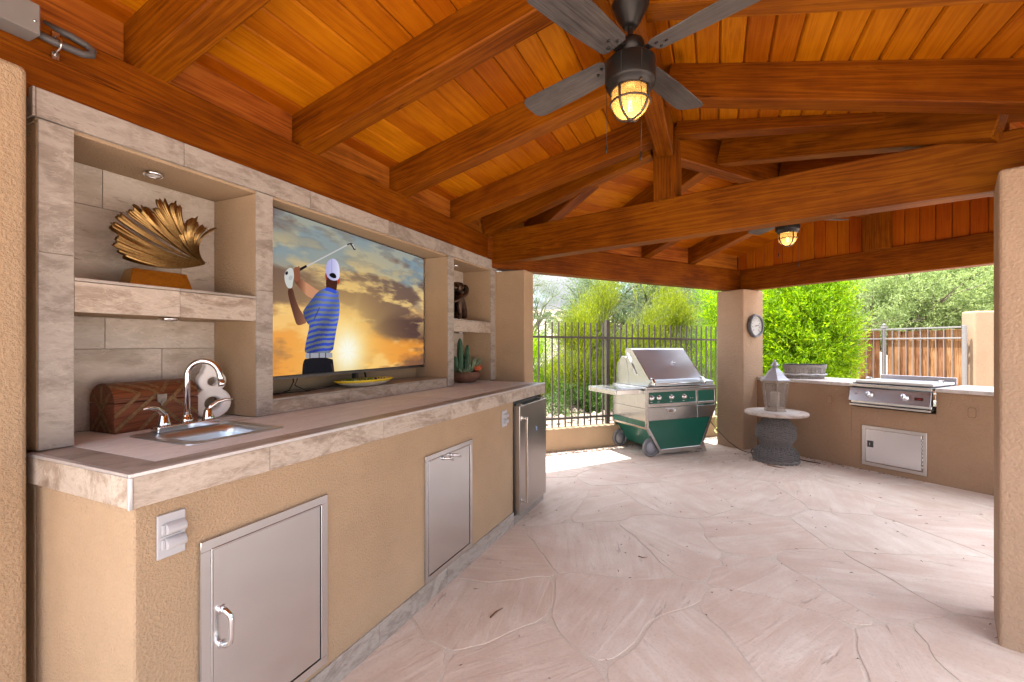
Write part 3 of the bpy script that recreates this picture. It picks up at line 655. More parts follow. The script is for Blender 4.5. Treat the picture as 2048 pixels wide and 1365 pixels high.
for a, b in zip(lj, lj[1:]):
    MB().box(a + .0008, b - .0008, FT + .002, FT + .0155, CT + .001, 1.122).build('ledge_face_tile', TILE, su, bevel=.001); MB().box(a + .0008, b - .0008, FT + .002, BK - .002, 1.123, 1.133).build('ledge_top_tile', TILE_G, su, bevel=.001)
# back splash tiles, running bond
def splash(x0, x1, z0, z1, rows, joints):
    for (za, zb), js in zip(rows, joints):
        a0, b0 = max(za, z0), min(zb, z1)
        if b0 - a0 < .01: continue
        ee = [x0] + [j for j in js if x0 + .02 < j < x1 - .02] + [x1]
        for a, b in zip(ee, ee[1:]): MB().box(a + .0012, b - .0012, BK - .008, BK - .0004, a0 + .0012, b0 - .0012).build('backsplash_tile', TILE_B, su, bevel=.0008)
rows = [(1.08, 1.383), (1.383, 1.686), (1.66, 1.960), (1.960, 2.26)]
splash(.094, .756, CT + .001, 1.512, [(1.05, 1.383), (1.383, 1.70)], [[.52], [.311]])
splash(.094, .756, 1.631, 2.118, [(1.60, 1.958), (1.958, 2.26)], [[.60], [.303]])
splash(2.527, 3.20, CT + .001, 1.512, [(1.05, 1.383), (1.383, 1.70)], [[2.95], [2.74]])
splash(2.527, 3.20, 1.621, 2.118, [(1.60, 1.958), (1.958, 2.26)], [[3.0], [2.8]])
MB().box(.093, .757, BK - .0003, BK + .0002, CT, 2.118).build('backsplash_grout', GROUT, su)
MB().box(2.526, 3.202, BK - .0003, BK + .0002, CT, 2.118).build('backsplash_grout', GROUT, su)
# ================================================================== fridge
fg = empty('bar_fridge', MW @ Matrix.Translation((2.505, 0, .07)), 'stainless under-counter fridge with a long vertical bar handle', 'fridge')
MB().box(.02, .60, .015, .54, 0, .88).build('fridge_cabinet', DGREY, fg, bevel=.004)
MB().box(.022, .618, -.045, .012, .004, .852).build('fridge_door', mat_steel('fridge_steel', (.50, .46, .43), .30, (60, 60, 1)), fg, bevel=.006, seg=3)
MB().box(.001, .019, .008, .05, 0, .885).build('door_seal', BLACK, fg)
m = MB(); m.box(.050, .068, -.098, -.080, .095, .765)
m.box(.050, .068, -.082, -.046, .095, .118); m.box(.050, .068, -.082, -.046, .742, .765); m.build('handle', mat_steel('handle_steel', (.68, .66, .64), .22), fg, bevel=.003, seg=2)
m = MB(); m.box(.03, .06, -.052, -.046, .09, .125); m.box(.03, .06, -.052, -.046, .737, .772); m.build('handle_bracket', STEEL, fg, bevel=.002)
MB().box(.52, .60, -.03, .0, .853, .868).build('hinge', STEEL, fg); MB().box(.05, .12, -.03, .0, .853, .862).build('hinge_cover', STEEL, fg)
m = MB(); m.lathe([(.006, 0), (.004, .003)], 12, M=Matrix.Translation((.55, -.045, .04)) @ Matrix.Rotation(R(90), 4, 'X')); m.lathe([(.006, 0), (.004, .003)], 12, M=Matrix.Translation((.15, -.045, .03)) @ Matrix.Rotation(R(90), 4, 'X')); m.build('door_screw', CHROME, fg)
m = MB(); m.box(.365, .395, -.0462, -.0452, .60, .64); st = m.build('energy_sticker', mat_plain('sticker_blue', (.05, .22, .55), .4), fg)
m = MB(); m.box(.372, .388, -.0468, -.0463, .606, .614); m.box(.372, .388, -.0468, -.0463, .622, .634); m.build('sticker_print', mat_plain('sticker_white', (.8, .8, .8), .5), fg)

# ================================================================== weatherproof outlets
PLAST = mat_plain('grey_plastic', (.46, .46, .48), .45, nscale=20)
def outlet(s, z, w, h, label):
    t = empty('outlet_cover', MW @ Matrix.Translation((s, -.001, z)), label, 'outlet', 'grey outlet covers in the counter front')
    MB().box(0, w, -.007, 0, 0, h).build('plate', PLAST, t, bevel=.0025, seg=2)
    for k in (0, 1):
        z0 = h * (.18 + .34 * k); m = MB(); prof = [(-.007, z0), (-.017, z0 + .002), (-.024, z0 + .008), (-.026, z0 + h * .14), (-.021, z0 + h * .22), (-.012, z0 + h * .27), (-.007, z0 + h * .28)]
        m.prism(prof, w * .24, w * .94, lambda u, v, q: (q, u, v)); m.build('flap_lid', PLAST, t, bevel=.002, seg=2)
        MB().box(w * .12, w * .235, -.013, -.007, z0 + .004, z0 + h * .25).build('hinge', PLAST, t, bevel=.001)
    MB().box(w * .1, w * .8, -.0076, -.007, h * .497, h * .503).build('lid_gap', BLACK, t)
    return t
outlet(.052, .795, .074, .124, 'grey double outlet cover left of the large steel door near the counter corner')
outlet(2.288, .795, .085, .118, 'grey double outlet cover beside the fridge')

# ================================================================== sink and faucet
sk = empty('bar_sink', MW @ Matrix.Translation(((SX0 + SX1) / 2, (SY0 + SY1) / 2, CT)), 'small stainless drop-in sink in the left end of the counter', 'sink')
def rrect(hw, hd, r, n=6):
    o = []
    for cx, cy, a0 in ((hw - r, hd - r, 0), (-hw + r, hd - r, 90), (-hw + r, -hd + r, 180), (hw - r, -hd + r, 270)):
        for k in range(n + 1): a = R(a0 + 90 * k / n); o.append((cx + r * math.cos(a), cy + r * math.sin(a)))
    return o
m = MB(); rings = [(rrect(.19, .19, .03), .0005), (rrect(.19, .19, .03), .004), (rrect(.183, .183, .028), .0055), (rrect(.150, .130, .05), .0045, -.028), (rrect(.143, .123, .05), .000, -.028), (rrect(.138, .118, .05), -.03, -.028), (rrect(.128, .108, .05), -.135, -.028), (rrect(.105, .085, .045), -.155, -.028), (rrect(.02, .02, .019), -.160, -.028)]
vs = []; nn = len(rings[0][0])
for rg in rings: vs += [(p[0], p[1] + (rg[2] if len(rg) > 2 else 0), rg[1]) for p in rg[0]]
m.add(vs, [(i * nn + k, i * nn + (k + 1) % nn, (i + 1) * nn + (k + 1) % nn, (i + 1) * nn + k) for i in range(len(rings) - 1) for k in range(nn)], True)
m.build('basin', mat_steel('sink_steel', (.66, .72, .76), .32, (3, 40, 3)), sk)
MB().lathe([(.032, .004), (.030, .007), (.02, .003), (.0001, .002)], 20, c=(0, -.028, -.162)).build('drain', CHROME, sk)
fc = empty('faucet', MW @ Matrix.Translation((.435, .525, CT + .006)), 'chrome gooseneck faucet with two lever handles behind the small sink', 'faucet')
m = MB(); m.prism([(-.115, -.026), (.115, -.026), (.118, -.02), (.118, .02), (.115, .026), (-.115, .026), (-.118, .02), (-.118, -.02)], 0, .024, lambda u, v, q: (u, v, q)); m.build('base_plate', CHROME, fc, bevel=.004, seg=3)
hp = [(0, 0, .02), (0, 0, .21)] + [(0, -.062 + .062 * math.cos(R(a)), .21 + .062 * math.sin(R(a))) for a in range(12, 170, 12)] + [(0, -.126, .205), (0, -.130, .188)]
rotz = Matrix.Rotation(R(32), 4, 'Z')
m = MB(); m.tube([rotz @ Vector(p) for p in hp], .0115, 14); e = rotz @ Vector((0, -.129, .190)); e2 = rotz @ Vector((0, -.133, .168)); m.cyl(e, e2, .0135, 14)
m.lathe([(.021, .022), (.021, .040), (.0165, .042), (.0165, .052), (.013, .056)], 20); m.build('spout', CHROME, fc)
for sx in (-1, 1):
    m = MB(); m.lathe([(.023, .024), (.023, .030), (.020, .038), (.016, .060), (.011, .070), (.0001, .075)], 18, c=(sx * .084, 0, 0))
    m.tube([(sx * .084, 0, .055), (sx * .094, -.004, .078), (sx * .115, -.012, .094), (sx * .145, -.022, .102), (sx * .170, -.03, .100)], [.012, .0105, .008, .0065, .004], 12)
    m.build('lever_handle', CHROME, fc)

# ================================================================== carved wooden chest
CW = mat_wood('chest_rosewood', (.055, .018, .008), (.16, .05, .022), (.26, .095, .04), scale=2.2, knots=False, coat=.35, bumpd=.0005)
BAND = mat_plain('worn_brass_band', (.20, .115, .05), .5, .35, nscale=90, nd=.0015, var=.5)
ch = empty('treasure_chest', MW @ Matrix.Translation((.255, .665, CT + .001)) @ Matrix.Rotation(R(2), 4, 'Z'), 'dark wooden domed chest with brass inlay bands on the counter behind the sink', 'chest')
CL, CD, CB, CR = .315, .165, .115, .075   # length, depth, box height
def arch(d, b, r, n=12): return [(0, 0), (d, 0), (d, b)] + [(d / 2 + d / 2 * math.cos(math.pi * k / n), b + r * math.sin(math.pi * k / n)) for k in range(1, n)] + [(0, b)]
MB().prism([(0, 0), (CD, 0), (CD, CB - .001), (0, CB - .001)], 0, CL, lambda u, v, q: (q, u, v)).build('chest_box', CW, ch, bevel=.002)
m = MB(); m.prism([(CD, CB + .001)] + [(CD / 2 + CD / 2 * math.cos(math.pi * k / 14), CB + .002 + CR * math.sin(math.pi * k / 14)) for k in range(15)], 0, CL, lambda u, v, q: (q, u, v)); m.build('domed_lid', CW, ch, bevel=.0015)
def surf(u, h):      # u along, h arc height from the floor up the front face then over the dome
    if h < CB: return Vector((u, 0, h)), Vector((0, -1, 0))
    a = math.pi - min((h - CB) / (math.pi * .5 * (CD / 2 + CR) / 2) * math.pi / 2, math.pi * .8)
    p = Vector((u, CD / 2 + CD / 2 * math.cos(a), CB + CR * math.sin(a))); return p, Vector((0, math.cos(a), math.sin(a))).normalized()
def band(m, a, b, w=.013):
    n = 10; vs = []
    d = Vector((b[0] - a[0], b[1] - a[1])); d.normalize(); q = Vector((-d.y, d.x)) * w / 2
    for i in range(n + 1):
        u = a[0] + (b[0] - a[0]) * i / n; h = a[1] + (b[1] - a[1]) * i / n
        for sgn in (-1, 1):
            p, nn_ = surf(min(CL, max(0, u + q.x * sgn)), max(0, h + q.y * sgn)); vs += [p - nn_ * .0015, p + nn_ * .0022]
    m.add(vs, [(4 * i, 4 * i + 4, 4 * i + 5, 4 * i + 1) for i in range(n)] + [(4 * i + 2, 4 * i + 3, 4 * i + 7, 4 * i + 6) for i in range(n)] + [(4 * i + 1, 4 * i + 5, 4 * i + 7, 4 * i + 3) for i in range(n)])
m = MB()
for a, b in (((0, .01), (.155, .15)), ((.0, .065), (.09, .15)), ((.155, .15), (.0, .24)), ((.09, .15), (0, .20)), ((.085, .0), (.165, .085)), ((.165, .085), (.25, 0)), ((.165, .085), (.315, .22)), ((.21, .115), (.315, .04)), ((.25, .20), (.315, .15)), ((.17, .15), (.25, .25)), ((.08, .25), (.165, .17))): band(m, a, b)
m.build('brass_bands', BAND, ch)
m = MB()
def eband(a, b, w=.012):
    d = Vector((b[0] - a[0], b[1] - a[1])).normalized(); q = Vector((-d.y, d.x)) * w / 2
    ps = [(a[0] + q.x, a[1] + q.y), (b[0] + q.x, b[1] + q.y), (b[0] - q.x, b[1] - q.y), (a[0] - q.x, a[1] - q.y)]
    m.prism(ps, -.0025, .001, lambda u, v, q_: (q_, u, v))
for a, b in (((.083, .085), (.02, .006)), ((.083, .085), (.146, .006)), ((.083, .085), (.03, .15)), ((.083, .085), (.138, .15)), ((.083, .09), (.083, .18)), ((.083, .045), (.05, .006)), ((.083, .045), (.116, .006))): eband(a, b)
m.build('end_bands', BAND, ch)
m = MB(); m.prism([(-.019, .02), (.019, .02), (.017, -.008), (.007, -.016), (0, -.03), (-.007, -.016), (-.017, -.008)], -.0045, -.0005, lambda u, v, q: (.165 + u, q, .118 + v)); m.lathe([(.004, 0), (.003, .003)], 10, M=Matrix.Translation((.165, -.0045, .107)) @ Matrix.Rotation(R(90), 4, 'X')); m.build('latch', mat_plain('latch_metal', (.25, .22, .2), .4, .9, nscale=80, var=.3), ch)

# ================================================================== white letter B
def curve_solid(name, splines, ext, bev, mat, M, parent=None, res=6, poly=False, **tags):
    cu = bpy.data.curves.new(name, 'CURVE'); cu.dimensions = '2D'; cu.fill_mode = 'BOTH'; cu.extrude = ext; cu.bevel_depth = bev; cu.bevel_resolution = 3
    for pts in splines:
        s = cu.splines.new('POLY' if poly else 'NURBS'); s.points.add(len(pts) - 1)
        for q, p in zip(s.points, pts): q.co = (p[0], p[1], 0, 1)
        s.use_cyclic_u = True; s.order_u = 3; s.resolution_u = res
    ob = bpy.data.objects.new(name + '_tmp', cu); COL.objects.link(ob)
    dg = bpy.context.evaluated_depsgraph_get(); me = bpy.data.meshes.new_from_object(ob.evaluated_get(dg)); me.name = name
    bpy.data.objects.remove(ob); me.materials.clear()
    for f in me.polygons: f.use_smooth = f.area < 4e-4
    return link(name, me, mat, parent, M=M, **tags)
WHT = mat_plain('white_ceramic', (.82, .81, .80), .35, nscale=10, var=.04)
def arc_(cx, cy, r, a0, a1, n=14): return [(cx + r * math.cos(R(a0 + (a1 - a0) * k / n)), cy + r * math.sin(R(a0 + (a1 - a0) * k / n))) for k in range(n + 1)]
Bo = arc_(.078, .066, .068, -125, 58) + arc_(.078, .172, .047, -52, 72) + [(.086, .236), (.078, .258), (.068, .270), (.060, .262), (.059, .244), (.052, .226)] + arc_(.078, .172, .047, 128, 232) + arc_(.078, .066, .068, 122, 235)
curve_solid('letter_b', [Bo, arc_(.080, .064, .042, 0, 350, 20), arc_(.080, .171, .030, 0, 350, 20)], .018, .009, WHT, MW @ Matrix.Translation((.575, .745, CT + .010)) @ Matrix.Rotation(R(-12), 4, 'Z') @ Matrix.Rotation(R(90), 4, 'X') @ Matrix.Diagonal((1.05, .95, 1, 1)), label='white ceramic letter B with two round holes behind the faucet', cat='letter', poly=True)

# ================================================================== gold sculpture
GOLD = mat_plain('antique_gold', (.27, .165, .06), .28, 1, nscale=110, nd=.0012, var=.3)
gs = empty('gold_sculpture', MW @ Matrix.Translation((.30, .66, 1.630)), 'ribbed gold fan sculpture on a gold block base in the upper left niche', 'sculpture')
# base block: tapered
m = MB(); b0 = [(0, 0), (.235, -.01), (.24, .10), (.01, .11)]; b1 = [(.02, .012), (.215, .004), (.22, .088), (.03, .095)]
m.add([(x, y, 0) for x, y in b0] + [(x, y, .075) for x, y in b1], [(0, 1, 2, 3), (4, 5, 6, 7)] + [(i, (i + 1) % 4, 4 + (i + 1) % 4, 4 + i) for i in range(4)])
m.build('base_block', mat_plain('hammered_gold', (.45, .25, .04), .28, 1, nscale=70, nd=.002, var=.15), gs, bevel=.002)
# the fan: ribbed blades all born from the low right tip. px -> (x, z) in the plane of the sculpture
def pz(u, v, t=.70):
    rx, ry, rz_ = (u - 1024) / 900, 1.0, -(v - 690) / 900
    n_ = (-math.sin(TH), math.cos(TH)); kk = (t + P0.x * n_[0] + P0.y * n_[1]) / (rx * n_[0] + ry * n_[1]); p = Vector((rx * kk, ry * kk, rz_ * kk + 1.4))
    q = MW.inverted() @ Vector((p.x, p.y, 0)); return q.x - .30, p.z - 1.630
tip = (409, 528)
blades = [  # (outer end px, half width at outer end px, control px, depth offset, frill)
    ((249, 507), 9, (322, 548), .035, 1), ((238, 496), 9, (318, 540), .032, 1), ((228, 484), 9, (312, 532), .028, 1), ((232, 470), 10, (306, 522), .024, 1), ((220, 448), 10, (300, 512), .020, 1), ((237, 429), 9, (300, 494), .030, 1),
    ((258, 416), 15, (304, 472), .014, 2), ((276, 418), 16, (308, 470), .006, 2), ((289, 428), 14, (314, 478), -.004, 1.5), ((310, 402), 13, (318, 452), -.018, 2), ((303, 416), 10, (316, 462), -.012, 1),
    ((322, 427), 15, (330, 478), .004, 1.5), ((336, 411), 15, (330, 458), -.03, 2), ((340, 436), 11, (338, 482), .0, 1), ((352, 450), 10, (345, 492), -.008, 1), ((374, 442), 14, (345, 484), -.035, 2), ((362, 452), 10, (346, 488), -.025, 1), ((391, 458), 8, (352, 484), -.04, 1), ((411, 461), 2.5, (355, 482), -.045, 0)]
for bi, (e, hw, c, dy, notch) in enumerate(blades):
    m = MB(); nu, nv = 30, 18; vs = []; ph = bi * 1.7
    for i in range(nu + 1):
        u = i / nu
        px = (1 - u) ** 2 * tip[0] + 2 * u * (1 - u) * c[0] + u * u * e[0]; py = (1 - u) ** 2 * tip[1] + 2 * u * (1 - u) * c[1] + u * u * e[1]
        dx = 2 * (1 - u) * (c[0] - tip[0]) + 2 * u * (e[0] - c[0]); dyp = 2 * (1 - u) * (c[1] - tip[1]) + 2 * u * (e[1] - c[1]); L_ = math.hypot(dx, dyp); nx_, ny_ = -dyp / L_, dx / L_
        wdt = hw * (.16 + .84 * u ** 1.6) * (1 if u < .9 else 1 - .22 * ((u - .9) / .1) ** 2)
        for k in range(nv + 1):
            q = 2 * k / nv - 1; ext = (math.cos(q * 3.7 + ph) * .5 + math.cos(q * 9 + ph) * .35 - .5 * q * q) * 4.0 * notch * max(0, (u - .88) / .12)
            X, Z = pz(px + nx_ * wdt * q + dx / L_ * ext, py + ny_ * wdt * q + dyp / L_ * ext)
            rib = .0015 * math.cos(q * 19) * min(1, u * 4) + .004 * math.sin(q * 5 + ph) * u * u; cup = .012 * (1 - q * q) * u
            vs.append((X, .04 + dy * u - cup + rib - .035 * math.sin(u * 2.5), Z))
    fs = [(i * (nv + 1) + k, i * (nv + 1) + k + 1, (i + 1) * (nv + 1) + k + 1, (i + 1) * (nv + 1) + k) for i in range(nu) for k in range(nv)]
    m.add(vs, fs, True); o = m.build('fan_blade', GOLD, gs); sm = o.modifiers.new('thick', 'SOLIDIFY'); sm.thickness = .003; sm.offset = 0
m = MB()
for (pa, pc, pb) in (((409, 527), (360, 520), (350, 498)), ((350, 498), (352, 470), (411, 460))):
    for i in range(18):
        u = i / 18; X, Z = pz((1 - u) ** 2 * pa[0] + 2 * u * (1 - u) * pc[0] + u * u * pb[0], (1 - u) ** 2 * pa[1] + 2 * u * (1 - u) * pc[1] + u * u * pb[1]); m.ball((X, .012 - .03 * math.sin(u * 2.0), Z), .0022, 6)
m.build('bead_edge', GOLD, gs, kind='stuff')

# ================================================================== television
IW, IH = 1180, 664
TVW, TVH = 1.573, .885
ta = math.atan2(.775 - .66, 2.41 - .95)
MT = MW @ Matrix.Translation((.95, .66, 1.230)) @ Matrix.Rotation(ta, 4, 'Z') @ Matrix.Translation((-.1, 0, 0))     # x along the screen, y into it
def px2tv(u, v):
    inv = MT.inverted(); o_ = inv @ Vector((0, 0, 1.4)); d_ = inv.to_3x3() @ Vector(((u - 1024) / 900, 1, -(v - 690) / 900)); k = -o_.y / d_.y; p = o_ + d_ * k
    return p.x / TVW * IW, p.z / TVH * IH
def fbm(w, h, base, octs, seed, sx=1.0):
    g = np.random.default_rng(seed); acc = np.zeros((h, w)); amp = 1; tot = 0
    for k in range(octs):
        n = int(base * 2 ** k); m_ = max(2, int(n * sx * h / w)); a = g.random((m_ + 3, n + 3))
        yy = np.linspace(0, m_, h)[:, None]; xx_ = np.linspace(0, n, w)[None, :]; y0 = yy.astype(int); x0 = xx_.astype(int); fy = yy - y0; fx = xx_ - x0; fy = fy * fy * (3 - 2 * fy); fx = fx * fx * (3 - 2 * fx)
        acc += amp * (a[y0, x0] * (1 - fy) * (1 - fx) + a[y0 + 1, x0] * fy * (1 - fx) + a[y0, x0 + 1] * (1 - fy) * fx + a[y0 + 1, x0 + 1] * fy * fx); tot += amp; amp *= .55
    return acc / tot
def paint():
    Y, X = np.mgrid[0:IH, 0:IW].astype(float); yn = Y / IH      # yn 0 bottom
    def lerp(a, b, t): return np.array(a)[None, None, :] * (1 - t[..., None]) + np.array(b)[None, None, :] * t[..., None]
    sk_ = lerp((.93, .60, .24), (.50, .58, .63), np.clip((yn - .25) / .5, 0, 1)); img = sk_.copy()
    gold = fbm(IW, IH, 4, 6, 3, 3.0); dark = fbm(IW, IH, 3, 7, 8, 3.2); wisp = fbm(IW, IH, 6, 6, 21, 4.0)
    def over(c, a): nonlocal img; img = img * (1 - a[..., None]) + np.array(c)[None, None, :] * a[..., None]
    over((.98, .80, .50), np.clip((gold - .49) * 8, 0, .95) * np.clip(1.2 - yn, 0, 1))
    band_ = np.exp(-((yn - .50 - .10 * (X / IW)) / .20) ** 2)
    over((.40, .31, .29), np.clip((dark - .49 + .14 * band_) * 8, 0, .92)); over((.42, .44, .48), np.clip((wisp - .50) * 7, 0, .7) * np.clip(yn * 2.2 - 1.2, 0, 1))
    dr = 1 / (1 + np.exp(-(X / IW - .62) * 18)) * np.exp(-((yn - .33) / .10) ** 2); over((.30, .22, .23), np.clip((dark - .40 + .3 * dr) * 5, 0, 1) * np.clip(dr * 1.6, 0, .95))
    over((.55, .33, .22), np.clip((wisp - .48) * 4, 0, .6) * np.clip(1 - yn * 4.5, 0, 1))
    over((1, .86, .55), np.clip((wisp - .56) * 7, 0, .8) * np.exp(-((yn - .55) / .25) ** 2))
    sx_, sy_ = px2tv(695, 703); r = np.hypot(X - sx_, (Y - sy_)); 
    over((1, .74, .34), np.exp(-(r / 290) ** 1.3) * .8); over((1, .92, .60), np.exp(-(r / 160) ** 1.3)); over((1, 1, .95), np.exp(-(r / 96) ** 2))
    ang = np.arctan2(Y - sy_, X - sx_); over((1, .9, .6), np.clip(np.cos(ang * 9 + 1) - .6, 0, 1) * np.exp(-r / 150) * .9)
    def T(X_, Y_): return px2tv(520 + X_ * .30769, 380 + Y_ * .30769)
    def poly(ps, col, a=1.0, soft=True):
        q = [T(*p) for p in ps]; x0 = max(0, int(min(p[0] for p in q)) - 2); x1 = min(IW, int(max(p[0] for p in q)) + 3); y0 = max(0, int(min(p[1] for p in q)) - 2); y1 = min(IH, int(max(p[1] for p in q)) + 3)
        if x1 <= x0 or y1 <= y0: return None
        acc = np.zeros((y1 - y0, x1 - x0))
        for ox, oy in ((.25, .25), (.75, .25), (.25, .75), (.75, .75)):
            yy, xx_ = np.mgrid[y0:y1, x0:x1].astype(float); yy += oy; xx_ += ox; ins = np.zeros(yy.shape, bool)
            for (ax, ay), (bx, by) in zip(q, q[1:] + q[:1]):
                if ay == by: continue
                c_ = ((ay > yy) != (by > yy)) & (xx_ < (bx - ax) * (yy - ay) / (by - ay) + ax); ins ^= c_
            acc += ins
        acc = acc / 4 * a; sub = img[y0:y1, x0:x1]
        cc = col(np.mgrid[y0:y1, x0:x1]) if callable(col) else np.array(col)[None, None, :]
        img[y0:y1, x0:x1] = sub * (1 - acc[..., None]) + cc * acc[..., None]
    def smooth(ps, it=2):
        for _ in range(it):
            o = []
            for a, b in zip(ps, ps[1:] + ps[:1]): o += [(a[0] * .75 + b[0] * .25, a[1] * .75 + b[1] * .25), (a[0] * .25 + b[0] * .75, a[1] * .25 + b[1] * .75)]
            ps = o
        return ps
    nzz = fbm(IW, IH, 40, 3, 5)
    def shade(c0, c1, x0, x1):       # skin with a lit right rim
        def f(g):
            yy, xx_ = g; a, _ = T(x0, 700); b, _ = T(x1, 700); t = np.clip((xx_ - a) / (b - a), 0, 1) ** 1.5; return np.array(c0)[None, None, :] * (1 - t[..., None]) + np.array(c1)[None, None, :] * t[..., None]
        return f
    # club
    poly([(255, 518), (258, 526), (582, 356), (580, 348)], (.78, .76, .76)); poly([(246, 516), (256, 530), (306, 502), (300, 488)], (.06, .06, .09))
    poly([(566, 352), (568, 362), (585, 354), (598, 370), (610, 392), (622, 390), (618, 370), (604, 350), (592, 345)], (.20, .19, .20)); poly([(596, 352), (608, 372), (616, 386), (620, 378), (606, 352)], (.75, .74, .72))
    # arms
    poly(smooth([(372, 652), (410, 665), (385, 712), (330, 705), (292, 680), (225, 602), (222, 580), (248, 566), (272, 584), (330, 622)]), shade((.40, .24, .17), (.80, .56, .42), 225, 300))
    poly(smooth([(275, 800), (310, 862), (270, 878), (240, 882), (224, 840), (193, 730), (176, 645), (212, 632), (226, 700), (255, 772)]), shade((.30, .16, .11), (.62, .40, .28), 176, 300))
    poly(smooth([(218, 512), (232, 500), (246, 505), (252, 490), (262, 515), (258, 552), (264, 576), (240, 602), (222, 590)]), (.55, .33, .24))
    poly(smooth([(160, 545), (166, 530), (190, 506), (210, 508), (218, 530), (222, 560), (214, 600), (210, 640), (182, 642), (165, 610), (158, 575)]), (.80, .80, .78)); poly(smooth([(162, 538), (180, 526), (184, 548), (166, 556)]), (.10, .11, .16)); poly(smooth([(186, 560), (214, 556), (210, 585), (186, 590)]), (.66, .67, .68), .7)
    # head
    poly(smooth([(432, 560), (505, 572), (500, 640), (492, 665), (432, 655), (428, 610)]), (.27, .13, .10)); poly(smooth([(424, 540), (436, 545), (438, 590), (426, 580)]), (.55, .22, .14)); poly(smooth([(508, 570), (520, 572), (514, 610), (502, 615)]), (.75, .25, .13))
    poly(smooth([(430, 500), (438, 466), (462, 449), (480, 447), (500, 460), (514, 490), (518, 530), (517, 572), (504, 588), (478, 592), (452, 582), (434, 560), (428, 530)]), shade((.68, .67, .86), (.90, .89, .98), 428, 520)); poly(smooth([(446, 555), (460, 541), (480, 540), (496, 556), (496, 576), (470, 574)]), (.05, .04, .06)); poly([(462, 449), (467, 448), (470, 540), (464, 540)], (.60, .60, .78), .7)
    # shirt with bands
    def shirt(g):
        yy, xx_ = g; ty, tx = T(0, 0)[1], T(0, 0)[0]; s_ = (T(0, 100)[1] - ty) / 100; X_ = (xx_ - tx) / ((T(500, 0)[0] - tx) / 500); Y_ = (yy - ty) / s_
        ph = Y_ + .22 * (X_ - 400) + 10 * np.sin(X_ / 45) + 14 * nzz[:yy.shape[0], :yy.shape[1]]; sv = np.sin(ph * 2 * np.pi / 38); sh = np.clip((X_ - 280) / 240, 0, 1)
        a = np.array((.17, .27, .72)); b = np.array((.47, .50, .54)); c_ = np.array((.36, .46, .86)); w1 = np.clip(sv * 2 + .5, 0, 1)[..., None]; up = np.clip((900 - Y_) / 300, 0, 1)[..., None]
        base = (a * (1 - up) + c_ * up) * (1 - w1) + b * w1; fold = .78 + .30 * np.sin(X_ / 26 + Y_ / 60) * .4 + .25 * sh; return np.clip(base * fold[..., None], 0, 1)
    poly(smooth([(418, 640), (450, 636), (495, 655), (514, 662), (510, 700), (520, 742), (514, 830), (498, 900), (488, 960), (472, 1062), (380, 1068), (294, 1062), (290, 1040), (300, 980), (324, 880), (308, 872), (275, 800), (290, 772), (330, 720), (372, 664)], 1), shirt)
    poly(smooth([(425, 636), (450, 634), (500, 658), (496, 680), (455, 662), (418, 652)]), (.22, .33, .80)); poly(smooth([(345, 845), (385, 760), (392, 765), (352, 850)]), (.12, .16, .40), .6)
    poly([(296, 1062), (470, 1060), (471, 1092), (296, 1096)], (.62, .62, .66))
    for bx in (322, 382, 424): poly([(bx, 1060), (bx + 5, 1060), (bx + 5, 1096), (bx, 1096)], (.04, .04, .07))
    poly(smooth([(296, 1094), (472, 1090), (478, 1140), (484, 1190), (470, 1240), (274, 1240), (274, 1180), (280, 1120)], 1), (.035, .045, .085)); poly(smooth([(455, 1130), (470, 1125), (482, 1180), (472, 1182)]), (.35, .25, .22), .5)
    return np.clip(img, 0, 1)
pic = paint(); im = bpy.data.images.new('screen_picture', IW, IH); rgba = np.ones((IH, IW, 4), dtype=np.float32); rgba[..., :3] = pic; im.pixels.foreach_set(rgba.ravel()); im.pack()
tvm, n, p, o_ = newmat('tv_screen'); tx = N(n, 'ShaderNodeTexImage'); tx.image = im; tx.extension = 'EXTEND'; em = N(n, 'ShaderNodeEmission'); n.links.new(tx.outputs[0], em.inputs[0]); em.inputs[1].default_value = .96 / 2 ** EXPOSURE
gl = N(n, 'ShaderNodeBsdfGlossy'); gl.inputs['Roughness'].default_value = .25; gl.inputs[0].default_value = (.012, .012, .012, 1); ad = N(n, 'ShaderNodeAddShader'); n.links.new(em.outputs[0], ad.inputs[0]); n.links.new(gl.outputs[0], ad.inputs[1]); n.links.new(ad.outputs[0], o_.inputs[0])
tv = empty('television', MT, 'large flat television showing a golfer at sunset in the middle niche', 'television')
me = bpy.data.meshes.new('screen'); me.from_pydata([(.004, 0, .006), (TVW - .004, 0, .006), (TVW - .004, 0, TVH - .004), (.004, 0, TVH - .004)], [], [(0, 1, 2, 3)])
uv = me.uv_layers.new(name='uv'); 
for k, q in enumerate([(.0025, .007), (.9975, .007), (.9975, .9955), (.0025, .9955)]): uv.data[k].uv = q
link('screen', me, tvm, tv)
m = MB(); ring(m, 0, TVW, 0, TVH, .004, -.003, .012); m.box(.004, TVW - .004, .0015, .012, .004, TVH - .004); m.build('bezel', BLACK, tv)
MB().box(.0, TVW, -.004, .012, -.014, -.0005).build('bottom_trim', mat_plain('tv_trim', (.12, .11, .11), .35, .8), tv)
MB().box(.12, TVW - .12, .0125, .05, .05, TVH - .1).build('back_housing', BLACK, tv, bevel=.01)
m = MB(); m.box(TVW / 2 - .18, TVW / 2 + .18, .05, .062, .25, .60); m.build('wall_mount', BLACK, tv)
m = MB(); m.box(.745, .775, .02, .05, -.05, .04); m.tube([(.83, .03, .03), (.87, .035, -.05)], .006, 8); m.build('mount_arm', BLACK, tv)
